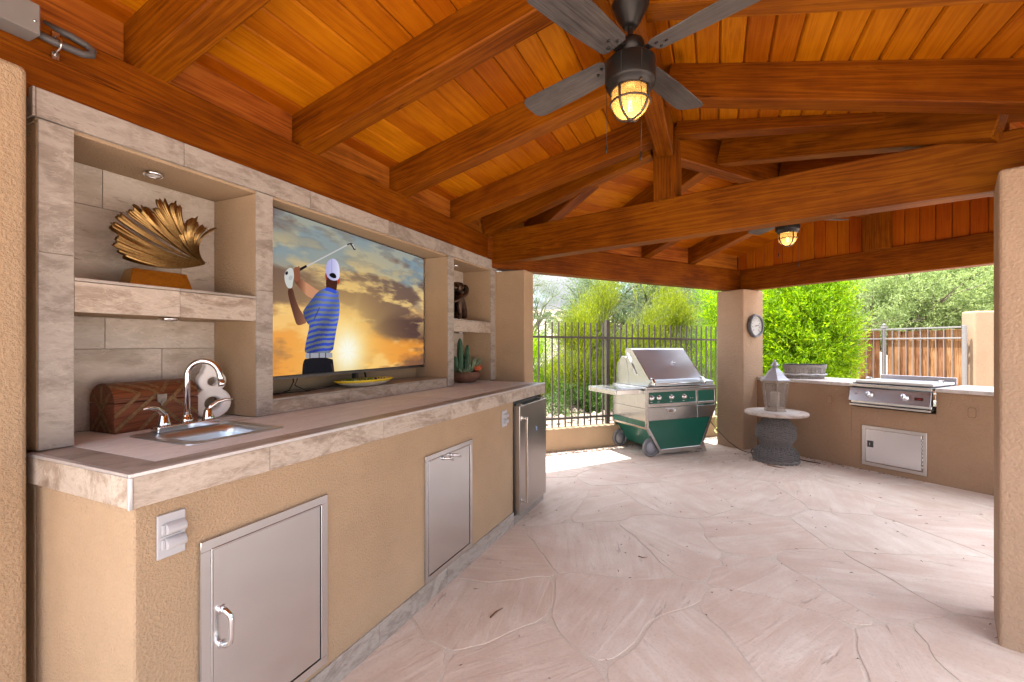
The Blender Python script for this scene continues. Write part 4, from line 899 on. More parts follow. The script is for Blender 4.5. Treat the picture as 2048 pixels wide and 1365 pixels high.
# cables on the ledge
m = MB(); m.tube([W(.86, .72, 1.142), W(.98, .68, 1.140), W(1.06, .70, 1.150), W(1.12, .74, 1.190), W(1.14, .77, 1.24)], .0035, 6); m.tube([W(.86, .70, 1.14), W(1.0, .72, 1.139), W(1.15, .66, 1.139), W(1.28, .68, 1.146), W(1.40, .72, 1.150), W(1.55, .74, 1.145)], .003, 6)
m.tube([W(1.18, .76, 1.24), W(1.13, .74, 1.17), W(1.17, .70, 1.14), W(1.25, .70, 1.14)], .003, 6); m.build('tv_cable', BLACK, label='black cables trailing along the ledge under the television', cat='cable')
# yellow plate
YEL = mat_plain('yellow_glaze', (.72, .55, .03), .25); CRM = mat_plain('cream_ceramic', (.62, .58, .50), .3)
def mat_pattern():
    m, n, p, o = newmat('plate_pattern'); v = vec(n, (1, 1, 1), rand=False); vo = N(n, 'ShaderNodeTexVoronoi'); vo.inputs['Scale'].default_value = 42; n.links.new(v, vo.inputs['Vector'])
    c = ramp(n, vo.outputs['Distance'], [(.25, (.02, .015, .015)), (.32, (.55, .48, .03)), (.5, (.70, .66, .5)), (.6, (.03, .02, .02))]); c2 = mixc(n, ramp(n, noise(n, v, 30, 2), [(.5, (0, 0, 0)), (.55, (1, 1, 1))]), c, (.16, .30, .04)); n.links.new(c2, p.inputs['Base Color']); p.inputs['Roughness'].default_value = .2; return m
pl = empty('oval_plate', MW @ Matrix.Translation((1.62, .675, 1.1335)) @ Matrix.Rotation(R(-4), 4, 'Z'), 'yellow rimmed oval plate lying on the ledge below the television', 'plate')
MB().lathe([(.13, 0), (.16, .004), (.215, .026), (.232, .036)], 40, sy=.46, caps=(1, 0)).build('plate_body', CRM, pl)
MB().lathe([(.219, .0275), (.233, .036), (.236, .041), (.228, .043), (.205, .038)], 40, sy=.46, caps=(0, 0)).build('rim', YEL, pl)
MB().lathe([(.205, .0385), (.18, .024), (.14, .012), (.0001, .010)], 40, sy=.46, caps=(0, 0)).build('painted_centre', mat_pattern(), pl)

# ================================================================== puck lights
LENS = mat_plain('frosted_lens', (.8, .78, .76), .35)
def puck(s, t, z, label, r=.042):
    q = empty('puck_light', MW @ Matrix.Translation((s, t, z)), label, 'light fixture', 'round puck lights under the shelves and cap')
    MB().lathe([(r * .80, 0), (r, -.003), (r, -.009), (r * .92, -.014), (r * .78, -.015), (r * .76, -.012)], 24, caps=(1, 0)).build('trim_ring', CHROME, q); MB().lathe([(r * .76, -.011), (r * .5, -.014), (.0001, -.016)], 24).build('lens', LENS, q)
puck(.41, .71, 2.118, 'round chrome puck light above the gold sculpture', .036); puck(.425, .63, 1.5135, 'chrome puck light under the left shelf above the chest', .036)
puck(2.80, .71, 2.118, 'small puck light in the top of the right niche above the bronze figure', .036); puck(2.78, .65, 1.5135, 'small puck light under the right shelf above the cactus bowl', .036)

# ================================================================== bronze figure
BRZ = mat_plain('dark_bronze', (.075, .045, .03), .33, .85, nscale=35, nd=.001, var=.5)
def skin(name, nodes, edges, mat, M, sub=2, **tags):
    me = bpy.data.meshes.new(name); me.from_pydata([nd[0] for nd in nodes], edges, []); ob = bpy.data.objects.new(name + '_tmp', me); COL.objects.link(ob)
    md = ob.modifiers.new('skin', 'SKIN'); md.use_smooth_shade = True; sv = me.skin_vertices[0].data
    for i, nd in enumerate(nodes): sv[i].radius = nd[1] if isinstance(nd[1], tuple) else (nd[1], nd[1])
    sv[0].use_root = True; sb = ob.modifiers.new('sub', 'SUBSURF'); sb.levels = sub; sb.render_levels = sub
    dg = bpy.context.evaluated_depsgraph_get(); m2 = bpy.data.meshes.new_from_object(ob.evaluated_get(dg)); m2.name = name; bpy.data.objects.remove(ob)
    return link(name, m2, mat, M=M, **tags)
nodes = [((0, 0, .04), (.055, .05)), ((-.02, 0, .11), (.045, .05)), ((.01, 0, .20), (.045, .06)), ((.06, 0, .27), (.04, .055)), ((.095, 0, .285), .025), ((.135, 0, .262), (.036, .034)), ((.155, 0, .225), (.028, .028)),   # pelvis, spine, neck, head bowed
         ((.03, .045, .045), .042), ((.17, .05, .20), .033), ((.18, .05, .10), .024), ((.155, .05, .018), .018), ((.20, .05, .010), .014),      # leg 1
         ((.03, -.045, .045), .042), ((.15, -.055, .215), .034), ((.17, -.05, .11), .025), ((.165, -.05, .018), .018), ((.21, -.05, .010), .014),  # leg 2
         ((.05, .075, .255), .026), ((.135, .095, .20), .018), ((.205, .04, .14), .014), ((.215, .01, .13), .013),
         ((.05, -.075, .255), .026), ((.12, -.10, .19), .018), ((.20, -.05, .13), .014), ((.215, -.01, .12), .013)]
edges = [(0, 1), (1, 2), (2, 3), (3, 4), (4, 5), (5, 6), (0, 7), (7, 8), (8, 9), (9, 10), (10, 11), (0, 12), (12, 13), (13, 14), (14, 15), (15, 16), (3, 17), (17, 18), (18, 19), (19, 20), (3, 21), (21, 22), (22, 23), (23, 24)]
sc_ = 1.12
o = skin('bronze_figure', nodes, edges, BRZ, MW @ Matrix.Translation((2.86, .70, 1.622)) @ Matrix.Rotation(R(195), 4, 'Z') @ Matrix.Diagonal((sc_, sc_, sc_, 1)), label='dark bronze crouching nude figure with bowed head in the right niche', cat='sculpture')

# ================================================================== cactus bowl
BOWL = mat_plain('clay_bowl', (.19, .095, .06), .7, nscale=30, nd=.001, var=.3)
cb = empty('cactus_bowl', MW @ Matrix.Translation((2.90, .66, CT + .001)), 'brown clay bowl of faux cactus and succulents with an orange bloom', 'planter')
MB().lathe([(.07, 0), (.095, .006), (.125, .035), (.142, .062), (.140, .076), (.128, .098), (.120, .100), (.118, .085), (.0001, .08)], 32).build('bowl', BOWL, cb)
CAC = mat_plain('cactus_green', (.045, .12, .065), .6, nscale=40, var=.3); SPK = mat_plain('aloe_green', (.17, .24, .15), .5, nscale=30, var=.35); ORG = mat_plain('orange_bloom', (.62, .14, .05), .5, nscale=60, var=.3)
def cactus(m, base, top, r, ribs=8):
    base, top = Vector(base), Vector(top); d = (top - base); L_ = d.length; M_ = d.to_track_quat('Z', 'Y').to_matrix().to_4x4(); M_.translation = base; n_ = ribs * 4; prof = [(r * .75, 0), (r, L_ * .2), (r * 1.05, L_ * .6), (r * .85, L_ * .85), (r * .45, L_ * .96), (.0005, L_)]; vs = []
    for (q, z) in prof:
        for k in range(n_): a = 2 * math.pi * k / n_; rr = q * (1 + .16 * math.cos(ribs * a)); vs.append(M_ @ Vector((rr * math.cos(a), rr * math.sin(a), z)))
    m.add(vs, [(i * n_ + k, i * n_ + (k + 1) % n_, (i + 1) * n_ + (k + 1) % n_, (i + 1) * n_ + k) for i in range(5) for k in range(n_)], True)
for b_, t_, r_ in (((-.06, .02, .08), (-.045, .03, .405), .024), ((-.08, 0, .08), (-.085, .0, .33), .021), ((-.02, 0, .08), (.045, 0, .345), .021), ((-.05, -.04, .08), (-.03, -.045, .26), .023), ((-.10, .03, .08), (-.13, .03, .24), .02), ((0, .03, .08), (.05, .04, .25), .024)):
    m = MB(); cactus(m, b_, t_, r_); m.build('cactus_column', CAC, cb)
def rosette(c, n_, L_, mat, name, up=.6, w=.008):
    m = MB()
    for k in range(n_):
        a = 2 * math.pi * k / n_ + random.uniform(-.2, .2); q = up + random.uniform(-.25, .35); d = Vector((math.cos(a), math.sin(a), q)).normalized(); l_ = L_ * random.uniform(.75, 1.1)
        m.tube([Vector(c), Vector(c) + d * l_ * .5 + Vector((0, 0, .004)), Vector(c) + d * l_ + Vector((0, 0, .012))], [w * .8, w, .0008], 5)
    m.build(name, mat, cb)
rosette((.06, -.03, .09), 26, .16, SPK, 'aloe_leaves', 1.2, .006); rosette((.095, .0, .085), 26, .18, SPK, 'aloe_leaves', .8, .0055); rosette((-.01, -.06, .085), 20, .14, SPK, 'aloe_leaves', 1.8, .008); rosette((-.09, -.04, .085), 14, .09, SPK, 'aloe_leaves', .5, .007)
rosette((.055, -.085, .10), 16, .075, ORG, 'orange_bloom', .8, .010)
# ================================================================== electrical box and conduit
eb = empty('electrical_box', MW @ Matrix.Translation((-.012, .565, 2.40)), 'grey metal electrical box with bent conduit on the header beam', 'electrical box')
GP = mat_plain('grey_paint', (.19, .18, .17), .45, nscale=15)
MB().box(-.62, 0, -.075, 0, -.035, .055).build('box_body', GP, eb, bevel=.003, seg=2); MB().box(-.60, -.003, -.079, -.0752, -.036, .056).build('box_cover', GP, eb, bevel=.001)
cg = mat_plain('conduit_grey', (.085, .08, .08), .5)
MB().tube([(0, -.03, -.01), (.06, -.028, -.012), (.12, -.03, -.010), (.145, -.03, 0.0), (.15, -.025, .018), (.14, -.012, .035), (.10, -.005, .045), (.04, .02, .058)], .0115, 12).build('conduit', cg, eb)
m = MB(); m.tube([(.062, -.004, .022), (.062, -.014, .018), (.062, -.036, .002), (.062, -.0415, -.012), (.062, -.036, -.026), (.062, -.012, -.030), (.062, -.004, -.045)], .004, 4); m.box(.053, .071, -.004, -.0005, .015, .035); m.box(.053, .071, -.004, -.0005, -.055, -.030); m.build('strap', STEEL, eb); MB().ball((-.015, -.08, .0), .004, 8).build('screw', CHROME, eb)

# ================================================================== ceiling fans
FB = mat_plain('fan_bronze', (.022, .018, .016), .42, .5, nscale=30, var=.15)
def mat_blade():
    return mat_wood('grey_barnwood', (.03, .027, .026), (.085, .075, .07), (.165, .148, .137), rough=.5, scale=2.0, knots=False, var=.04, coat=.1, bumpd=.0004, wave=.05)
BLADE = mat_blade()
def mat_seeded():
    m, n, p, o = newmat('seeded_glass'); v = vec(n, (1, 1, 1), rand=False); a = noise(n, v, 190, 2, .5); k = ramp(n, a, [(.50, (0, 0, 0)), (.72, (1, 1, 1))])
    tr = N(n, 'ShaderNodeBsdfTransparent'); tr.inputs[0].default_value = (.93, .80, .58, 1); tl = N(n, 'ShaderNodeBsdfTranslucent'); tl.inputs[0].default_value = (.95, .72, .38, 1); gs_ = N(n, 'ShaderNodeBsdfGlossy'); gs_.inputs['Roughness'].default_value = .12
    m1 = N(n, 'ShaderNodeMixShader'); n.links.new(math_(n, 'ADD', math_(n, 'MULTIPLY', k, .25), .22), m1.inputs[0]); n.links.new(tr.outputs[0], m1.inputs[1]); n.links.new(tl.outputs[0], m1.inputs[2])
    m2 = N(n, 'ShaderNodeMixShader'); fr_ = N(n, 'ShaderNodeFresnel'); fr_.inputs[0].default_value = 1.45; n.links.new(fr_.outputs[0], m2.inputs[0]); n.links.new(m1.outputs[0], m2.inputs[1]); n.links.new(gs_.outputs[0], m2.inputs[2]); n.links.new(m2.outputs[0], o.inputs[0]); return m
SEED = mat_seeded(); FIL = mat_emit('filament', (1, .60, .16), 4); BULB = mat_emit('bulb_glow', (1, .58, .17), .13)
_n = BULB.node_tree; _e = [x for x in _n.nodes if x.type == 'EMISSION'][0]; _o = [x for x in _n.nodes if x.type == 'OUTPUT_MATERIAL'][0]; _t = _n.nodes.new('ShaderNodeBsdfTransparent'); _m = _n.nodes.new('ShaderNodeMixShader'); _m.inputs[0].default_value = .35
_n.links.new(_t.outputs[0], _m.inputs[1]); _n.links.new(_e.outputs[0], _m.inputs[2]); _n.links.new(_m.outputs[0], _o.inputs[0])
def fan(loc, rot, label, energy):
    t = empty('ceiling_fan', Matrix.Translation(loc) @ Matrix.Rotation(rot, 4, 'Z'), label, 'ceiling fan', 'four-bladed fans with caged lamps')
    MB().lathe([(.070, 0), (.073, -.02), (.073, -.045), (.066, -.062), (.046, -.100), (.032, -.122), (.026, -.130), (.015, -.131)], 32).build('canopy', FB, t)
    MB().lathe([(.016, -.10), (.018, -.115), (.0115, -.125), (.0115, -.19), (.022, -.192), (.026, -.21), (.02, -.215)], 20).build('downrod', FB, t)
    MB().lathe([(.02, -.188), (.052, -.192), (.056, -.205), (.056, -.232), (.050, -.236), (.050, -.262), (.092, -.268), (.100, -.276), (.100, -.355), (.096, -.366), (.088, -.368), (.085, -.385), (.079, -.39), (.0001, -.388)], 40).build('motor_housing', FB, t)
    m = MB()
    for k in range(8): a = k * math.pi / 4 + .2; m.box(-.0012, .0012, -.101, -.1, -.355, -.277, M=Matrix.Rotation(a, 4, 'Z'))
    m.build('housing_seam', mat_plain('seam_bronze', (.06, .05, .045), .4, .5), t)
    prof = [(.074, -.388), (.074, -.43)] + [(.074 * math.cos(a), -.43 - .068 * math.sin(a)) for a in [k * math.pi / 16 for k in range(1, 9)]]
    g = MB().lathe([(max(r_, .0002), z) for r_, z in prof], 32, caps=(0, 0)).build('glass_globe', SEED, t)
    m = MB(); rc = .078
    for a in (0, math.pi / 2, math.pi, 3 * math.pi / 2):
        m.tube([(rc * math.cos(a), rc * math.sin(a), -.385), (rc * math.cos(a), rc * math.sin(a), -.43)] + [(rc * math.cos(b_) * math.cos(a), rc * math.cos(b_) * math.sin(a), -.43 - .073 * math.sin(b_)) for b_ in [k * math.pi / 16 for k in range(1, 9)]], .0055, 8)
    m.tube([(rc * math.cos(a), rc * math.sin(a), -.437) for a in [k * 2 * math.pi / 32 for k in range(33)]], .0045, 8, cap=False); m.lathe([(.010, -.498), (.011, -.503), (.008, -.509), (.0001, -.511)], 14)
    m.build('cage', mat_plain('cage_bronze', (.075, .055, .045), .4, .5), t)
    MB().lathe([(.014, -.388), (.014, -.418), (.010, -.42)], 14).build('socket', FB, t)
    b = MB().lathe([(.010, -.418), (.012, -.425), (.021, -.443), (.024, -.457), (.020, -.470), (.009, -.480), (.0002, -.482)], 18).build('bulb', BULB, t)
    m = MB()
    for k in range(4): a = k * math.pi / 2; m.tube([(.005 * math.cos(a), .005 * math.sin(a), -.424), (.0075 * math.cos(a), .0075 * math.sin(a), -.468)], .0013, 5)
    m.build('filament', FIL, t)
    out_ = [(.10, -.042), (.12, -.058), (.30, -.070), (.52, -.072), (.545, -.064), (.560, -.045), (.560, .030), (.548, .056), (.52, .068), (.30, .062), (.12, .052), (.10, .040)]
    bm_ = MB().prism(out_, -.003, .003, lambda u, v, w: (u, v, w)).mesh('blade', bevel=.0015); arm = MB().box(.07, .125, -.022, .022, .0035, .010).mesh('blade_arm', bevel=.002)
    sc1 = MB()
    for x, y in ((.125, -.022), (.125, .02), (.155, 0)): sc1.lathe([(.0065, 0), (.006, -.004), (.0001, -.005)], 10, c=(x, y, -.0032))
    scm = sc1.mesh('blade_screws')
    for k in range(4):
        Mb = Matrix.Rotation(k * math.pi / 2, 4, 'Z') @ Matrix.Translation((0, 0, -.252)) @ Matrix.Rotation(R(12), 4, 'X')
        bl = link('blade', bm_, BLADE, t, M=Mb); link('blade_arm', arm, FB, bl); link('blade_screws', scm, FB, bl, kind='stuff')
    for (x, y, z0, z1) in ((-.100, -.02, -.300, -.575), (.075, -.045, -.385, -.665)):
        m = MB(); m.tube([(x, y, z0), (x, y, z1)], .0011, 5)
        for k in range(int((z0 - z1) / .007)): m.ball((x, y, z0 - .007 * k), .0013, 6)
        m.ball((x, y, z0), .006, 8); m.build('pull_chain', BRZ, t); MB().tube([(x, y, z1), (x, y, z1 - .004), (x, y, z1 - .035), (x, y, z1 - .038)], [.001, .0038, .0038, .001], 8).build('chain_weight', FB, t)
    ld = bpy.data.lights.new('lamp', 'POINT'); ld.energy = energy; ld.color = (1, .60, .24); ld.shadow_soft_size = .02; lo = bpy.data.objects.new('lamp', ld); COL.objects.link(lo); lo.parent = t; lo.location = (0, 0, -.455)
fan(W(1.147, TR_, 2.812) + Vector((.028, .01, 0)), R(-46) , 'large dark ceiling fan with grey wood blades and lit caged lamp in front', .35)
fan(Q(BR_, -1.58, 2.818), R(3), 'farther ceiling fan mostly hidden behind the tie beam with its caged lamp lit', .35)
# ================================================================== green grill cart
GA = math.atan2(.37, .93); MG = Matrix.Translation((1.66, 5.56, 0)) @ Matrix.Rotation(GA, 4, 'Z')
gr = empty('grill_cart', MG, 'freestanding stainless gas grill on a green tapered cart with closed hood', 'grill')
GREEN = mat_plain('green_enamel', (.006, .095, .062), .32, nscale=12, var=.08, coat=.3)
SG = mat_steel('grill_steel', (.60, .59, .57), .26, (1, 1, 60)); SGV = mat_steel('grill_side_steel', (.56, .57, .56), .26, (60, 60, 1)); SGD = mat_steel('hood_steel', (.66, .72, .78), .36, (2, 40, 40))
GW, GD = 1.13, .72
body = [(0, .37), (.20, .055), (.88, .055), (GW, .60), (GW, .84), (0, .84)]
ins = [(.03, .38), (.215, .075), (.865, .075), (GW - .03, .60), (GW - .03, .825), (.03, .825)]
MB().prism(ins, .012, GD - .012, lambda u, v, w: (u, w, v)).build('cart_body', GREEN, gr)
# side skins: upper steel, green strip, green slope
m = MB(); m.box(.0, .006, .03, GD - .03, .605, .825); m.box(.0, .006, .03, GD - .03, .445, .602); m.build('side_panel', SGV, gr, bevel=.001)
MB().box(.0, .006, .03, GD - .03, .375, .442).build('green_strip', GREEN, gr, bevel=.001)
MB().box(GW - .006, GW, .03, GD - .03, .605, .825).build('side_panel', SGV, gr, bevel=.001)
# frame angles
def strip(m, a, b, w, y0, y1, inner=1):
    d = Vector((b[0] - a[0], b[1] - a[1])).normalized(); q = Vector((-d.y, d.x)) * w * inner
    m.prism([a, b, (b[0] + q.x, b[1] + q.y), (a[0] + q.x, a[1] + q.y)], y0, y1, lambda u, v, w_: (u, w_, v))
m = MB()
for y0, y1 in ((-.006, .012), (GD - .012, GD + .002)):
    for a, b in zip(body, body[1:] + body[:1]): strip(m, a, b, .034, y0 + random.uniform(-.0004, .0004), y1)
for (x0, z0, x1, z1) in ((0, .37, 0, .84), (GW, .60, GW, .84)):
    pass
m.build('frame_edge', SG, gr, bevel=.002)
m = MB()
def slope_strip(a, b, side):
    for y0, y1 in ((-.005, .028), (GD - .028, GD)):
        d = Vector((b[0] - a[0], b[1] - a[1])).normalized(); q = Vector((d.y, -d.x)) * side * .004; m.prism([a, b, (b[0] + q.x, b[1] + q.y), (a[0] + q.x, a[1] + q.y)], y0, y1, lambda u, v, w_: (u, w_, v))
slope_strip((0, .84), (0, .37), -1); slope_strip((0, .37), (.2, .055), -1); m.box(-.006, 0, .0, GD, .35, .375); m.build('corner_angle', SG, gr, bevel=.001); m = MB(); slope_strip((GW, .84), (GW, .60), 1); slope_strip((GW, .60), (.88, .055), 1)
m.box(GW, GW + .006, .0, GD, .58, .605); m.build('corner_angle', SG, gr, bevel=.001)
# front: control panel, trims, drawer, lower green panel
DX = .80
m = MB(); m.box(.034, DX - .018, .0, .012, .665, .812); m.build('control_panel', GREEN, gr, bevel=.001); m = MB(); m.box(DX + .018, GW - .036, .0, .012, .665, .812); m.build('end_panel', GREEN, gr, bevel=.001)
m = MB(); m.box(.0, GW, -.008, .004, .812, .838); m.box(DX - .018, DX + .018, -.008, .006, .62, .811); m.box(.034, DX - .019, -.010, .004, .622, .664); m.box(DX + .019, GW - .03, -.010, .004, .632, .664); m.build('front_trim', SG, gr, bevel=.002)
d = MB().box(.036, DX - .003, -.007, .005, .455, .616).build('drawer_front', SGV, gr, bevel=.002)
MB().prism([(DX + .003, .455), (GW - .105, .455), (GW - .036, .612), (DX + .003, .612)], -.007, .005, lambda u, v, w: (u, w, v)).build('drawer_front', SGV, gr, bevel=.002)
MB().box(.036, DX, -.0006, .0005, .6165, .6215).build('drawer_gap', BLACK, gr)
m = MB(); cx = .375; m.prism([(cx - .075, .575), (cx - .055, .550), (cx - .045, .543), (cx + .045, .543), (cx + .055, .550), (cx + .075, .575), (cx + .06, .585), (cx + .03, .590), (cx - .03, .590), (cx - .06, .585)], -.030, -.008, lambda u, v, w: (u, w, v)); m.build('drawer_pull', CHROME, d, bevel=.006, seg=3)
MB().box(cx - .045, cx + .045, -.0312, -.0303, .582, .588).build('pull_recess', BLACK, d); MB().box(.93, 1.02, -.0104, -.0098, .622, .631).build('vent_slot', BLACK, gr)
lp = [(.036, .372), (.222, .092), (.858, .092), (GW - .125, .452), (.036, .452)]
MB().prism(lp, -.002, .010, lambda u, v, w: (u, w, v)).build('lower_panel', GREEN, gr, bevel=.001)
for i, x in enumerate((.075, .185, .38, .585)):
    z = .738; Mx = Matrix.Translation((x, -.002, z)) @ Matrix.Rotation(R(90), 4, 'X')
    k = MB().lathe([(.033, 0), (.033, .006), (.028, .010), (.027, .010), (.022, .034), (.018, .040), (.0001, .041)], 22, M=Mx).build('control_knob', CHROME, gr)
    MB().box(x - .004, x + .004, -.046, -.010, z - .019, z + .019).build('knob_grip', SG, k, bevel=.002); MB().box(x - .017, x + .017, -.0012, -.0002, z - .056, z - .050).build('knob_label', mat_plain('white_print', (.7, .7, .7), .5) if i == 0 else bpy.data.materials['white_print'], k)
m = MB()
for x in (.69, .73): m.lathe([(.008, 0), (.007, .006), (.0001, .007)], 12, M=Matrix.Translation((x, -.001, .715)) @ Matrix.Rotation(R(90), 4, 'X'))
m.build('push_button', CHROME, gr)
# bottom frame, feet and wheels
m = MB(); m.box(.19, .89, .0, .03, .03, .056); m.box(.19, .89, GD - .03, GD, .03, .056); m.build('bottom_rail', SG, gr, bevel=.003)
for y in (.0, GD - .03): MB().prism([(.80, .0), (.86, .0), (.875, .03), (.895, .03), (.90, 0), (.975, .0), (.905, .16), (.86, .09), (.80, .06)], y, y + .03, lambda u, v, w: (u, w, v)).build('foot', SG, gr, bevel=.002)
for y in (.016, GD - .05):
    w = MB().lathe([(.082, 0), (.112, -.0), (.117, .006), (.117, .038), (.112, .044), (.082, .044), (.082, 0)], 36, caps=(0, 0), M=Matrix.Translation((.098, y + .044, .117)) @ Matrix.Rotation(R(90), 4, 'X')).build('wheel', mat_plain('wheel_grey', (.16, .16, .165), .6) if 'wheel_grey' not in bpy.data.materials else bpy.data.materials['wheel_grey'], gr)
    m = MB(); m.lathe([(.0001, .010), (.022, .006), (.022, .014), (.075, .016), (.086, .012), (.086, .034), (.0001, .034)], 30, M=Matrix.Translation((.098, y + .044, .117)) @ Matrix.Rotation(R(90), 4, 'X'))
    for k in range(5): m.box(-.006, .006, .02, .078, .010, .018, M=Matrix.Translation((.098, y + .044, .117)) @ Matrix.Rotation(R(90), 4, 'X') @ Matrix.Rotation(k * 2 * math.pi / 5, 4, 'Z'))
    m.build('wheel_hub', mat_plain('hub_grey', (.33, .33, .36), .4), w)
# top deck, side shelf
m = MB(); m.box(-.004, GW + .004, .0, GD, .841, .872); m.build('top_deck', SG, gr, bevel=.004); MB().prism([(.02, .873), (.02, .925), (.30, .96), (.62, .925), (.70, .873)], .90, 1.11, lambda u, v, w: (w, u, v)).build('end_deck', SGD, gr, bevel=.006)
m = MB(); m.box(-.40, -.008, .07, .70, .842, .852); m.box(-.40, -.385, .07, .70, .785, .841); m.box(-.384, -.010, .07, .082, .785, .841); m.box(-.384, -.010, .688, .70, .785, .841); m.build('side_shelf', SG, gr, bevel=.004, seg=2)
# hood
hp = [(.015, .875), (-.015, .935), (-.012, .965), (.33, 1.335), (.355, 1.352), (.46, 1.352), (.48, 1.33), (.40, .875)]
MB().prism(hp, .045, .885, lambda u, v, w: (w, u, v)).build('hood', SGD, gr, bevel=.006, seg=2)
for x in (.035, .886): MB().prism(hp, x, x + .010, lambda u, v, w: (w, u, v)).build('hood_end', SGV, gr, bevel=.001)
m = MB(); rp_ = [(.385, .875), (.43, 1.15), (.47, 1.24), (.56, 1.25), (.66, 1.14), (.69, .875)]; m.prism(rp_, .03, .90, lambda u, v, w: (w, u, v)); m.build('rear_housing', SGV, gr, bevel=.006)
MB().tube([(.030, .43, 1.29), (.026, .24, 1.02)], .008, 6).build('hood_arm', SG, gr)
m = MB(); m.box(.10, .84, -.0195, -.014, .885, .945)
hf = m.build('hood_lip', SGD, gr, bevel=.002)
MB().cyl((.085, -.06, .915), (.855, -.06, .915), .013, 16).build('hood_handle', SG, gr)
for x in (.055, .853): MB().prism([(-.075, .90), (-.075, .93), (-.03, .985), (.0, .99), (.0, .895)], x, x + .034, lambda u, v, w: (w, u, v)).build('handle_bracket', CHROME, gr, bevel=.004, seg=2)
# thermometer lever on the hood face
sn = Vector((0, -.37, .342)).normalized(); hc = Vector((.56, .158, 1.148))
m = MB(); m.tube([hc + Vector((-.03, 0, .02)), hc + sn * .022 + Vector((-.02, 0, .01)), hc + sn * .024 + Vector((.018, 0, 0)), hc + Vector((.03, 0, -.03))], [.009, .008, .008, .008], 8); m.build('hood_gauge', CHROME, gr)
# propane hose loops behind
HG = mat_plain('hose_green', (.30, .33, .10), .45, nscale=20)
m = MB(); rr = random.Random(4)
for k in range(6):
    c = F(3.0 + rr.uniform(-.05, .08), -.26 + .02 * k, .10 + .055 * k); pts = [c + Vector(((.25 - .02 * k) * math.cos(a) * 1.0 + rr.uniform(-.01, .01), .09 * math.sin(a) * (1 + k * .1), .16 * math.sin(a + k) * (.35 + .14 * k) + .02)) for a in [q * 2 * math.pi / 20 for q in range(21)]]
    pts = [Vector((p.x, p.y, max(.012, p.z))) for p in pts]; m.tube(pts, .0105, 7)
m.build('garden_hose', HG, label='tangled green garden hose piled between the grill and the pillar', cat='hose')
# ================================================================== griddle counter (frame Q)
bq = empty('griddle_counter', MQ, 'low brown stucco counter wall with stone slab top holding the griddle', 'counter')
m = MB(); X0, X1, Y0, Y1 = .19, 3.2, .08, .80
m.box(X0, 1.312, Y0, Y1, -.02, .925); m.box(2.055, X1, Y0, Y1, -.02, .925); m.box(1.312, 2.055, Y0, Y1, -.02, .70)
m.build('counter_body', STUCCO_FAR, bq, bevel=.006, seg=2)
SLAB = mat_tile('pale_stone_slab', (.32, .27, .24), (.44, .38, .34), (.54, .48, .44), s=(2, 2, 2), rough=.5)
for a, b in ((.20, .86), (.861, 1.325), (2.052, 2.62), (2.621, 3.22)): MB().box(a, b, .055, Y1 + .03, .926, .962).build('counter_slab', SLAB, bq, bevel=.005, seg=2)
# steel door
d = MB().box(1.455, 1.945, .066, .078, .10, .465).build('access_door', mat_steel('door_steel', (.66, .66, .68), .24, (60, 60, 1)), bq, bevel=.003)
m = MB(); ring(m, 1.418, 1.985, .058, .500, .034, .070, .0795); m.build('door_frame', mat_steel('frame_steel', (.60, .57, .55), .3), d, bevel=.003)
m = MB(); m.box(1.475, 1.530, .060, .0655, .265, .335); m.build('paddle_latch', DGREY, d, bevel=.006, seg=2); MB().box(1.497, 1.502, .0585, .0598, .285, .315).build('latch_slot', SG, d)
m = MB()
for k in range(8): m.cyl((1.952, .064, .12 + .04 * k), (1.952, .064, .15 + .04 * k), .005, 8)
m.build('piano_hinge', SG, d)
def flush_outlet(b, z, label):
    t = empty('flush_outlet', MQ @ Matrix.Translation((b, .079, z)), label, 'outlet', 'painted flush outlets on the griddle counter')
    MB().box(-.043, .043, -.004, 0, -.058, .058).build('plate', STUCCO_FAR, t, bevel=.001)
    m = MB(); m.prism(rrect(.026, .045, .016, 4), -.0075, -.0045, lambda u, v, w: (u, w, v)); m.build('cover_flap', STUCCO_FAR, t, bevel=.001)
    m = MB(); m.prism(rrect(.029, .048, .018, 4), -.0048, -.0042, lambda u, v, w: (u, w, v)); m.build('flap_gap', mat_plain('shadow_gap', (.10, .06, .035), .9) if 'shadow_gap' not in bpy.data.materials else bpy.data.materials['shadow_gap'], t)
flush_outlet(1.088, .745, 'painted outlet cover left of the griddle'); flush_outlet(2.317, .752, 'painted outlet cover right of the griddle beside the near pillar')
# griddle
gd = empty('griddle', MQ @ Matrix.Translation((1.32, .08, .70)), 'built-in stainless gas griddle with two chrome knobs and flat lid', 'griddle')
GM = mat_steel('griddle_steel', (.74, .78, .82), .26, (2, 40, 40)); GWd = .715
m = MB(); m.prism([(-.085, .075), (-.045, .215), (.0, .23), (.0, .075)], 0.0, GWd, lambda u, v, w: (w, u, v)); m.build('control_face', GM, gd, bevel=.003)
m = MB(); m.box(.005, GWd - .005, -.03, .5, .045, .074); m.build('lower_tray', GM, gd, bevel=.002); MB().box(0, GWd, -.075, .0, .018, .040).build('drip_rail', SG, gd, bevel=.004, seg=2); MB().box(.004, GWd - .004, -.045, .30, .0405, .0448).build('vent_gap', BLACK, gd)
m = MB(); m.box(-.005, GWd + .005, -.052, .56, .232, .262); m.build('griddle_deck', SG, gd, bevel=.004, seg=2)
MB().box(.02, GWd - .02, -.03, .52, .262, .272).build('griddle_seal', BLACK, gd)
m = MB(); m.box(.035, GWd + .0, .0, .56, .273, .300); m.build('flat_lid', mat_steel('lid_steel', (.68, .69, .74), .30, (2, 40, 40)), gd, bevel=.003, seg=2)
m = MB(); m.box(.05, GWd + .01, .575, .587, .262, .345); m.build('back_splash', mat_steel('lid_steel_b', (.62, .62, .68), .3), gd, bevel=.002)
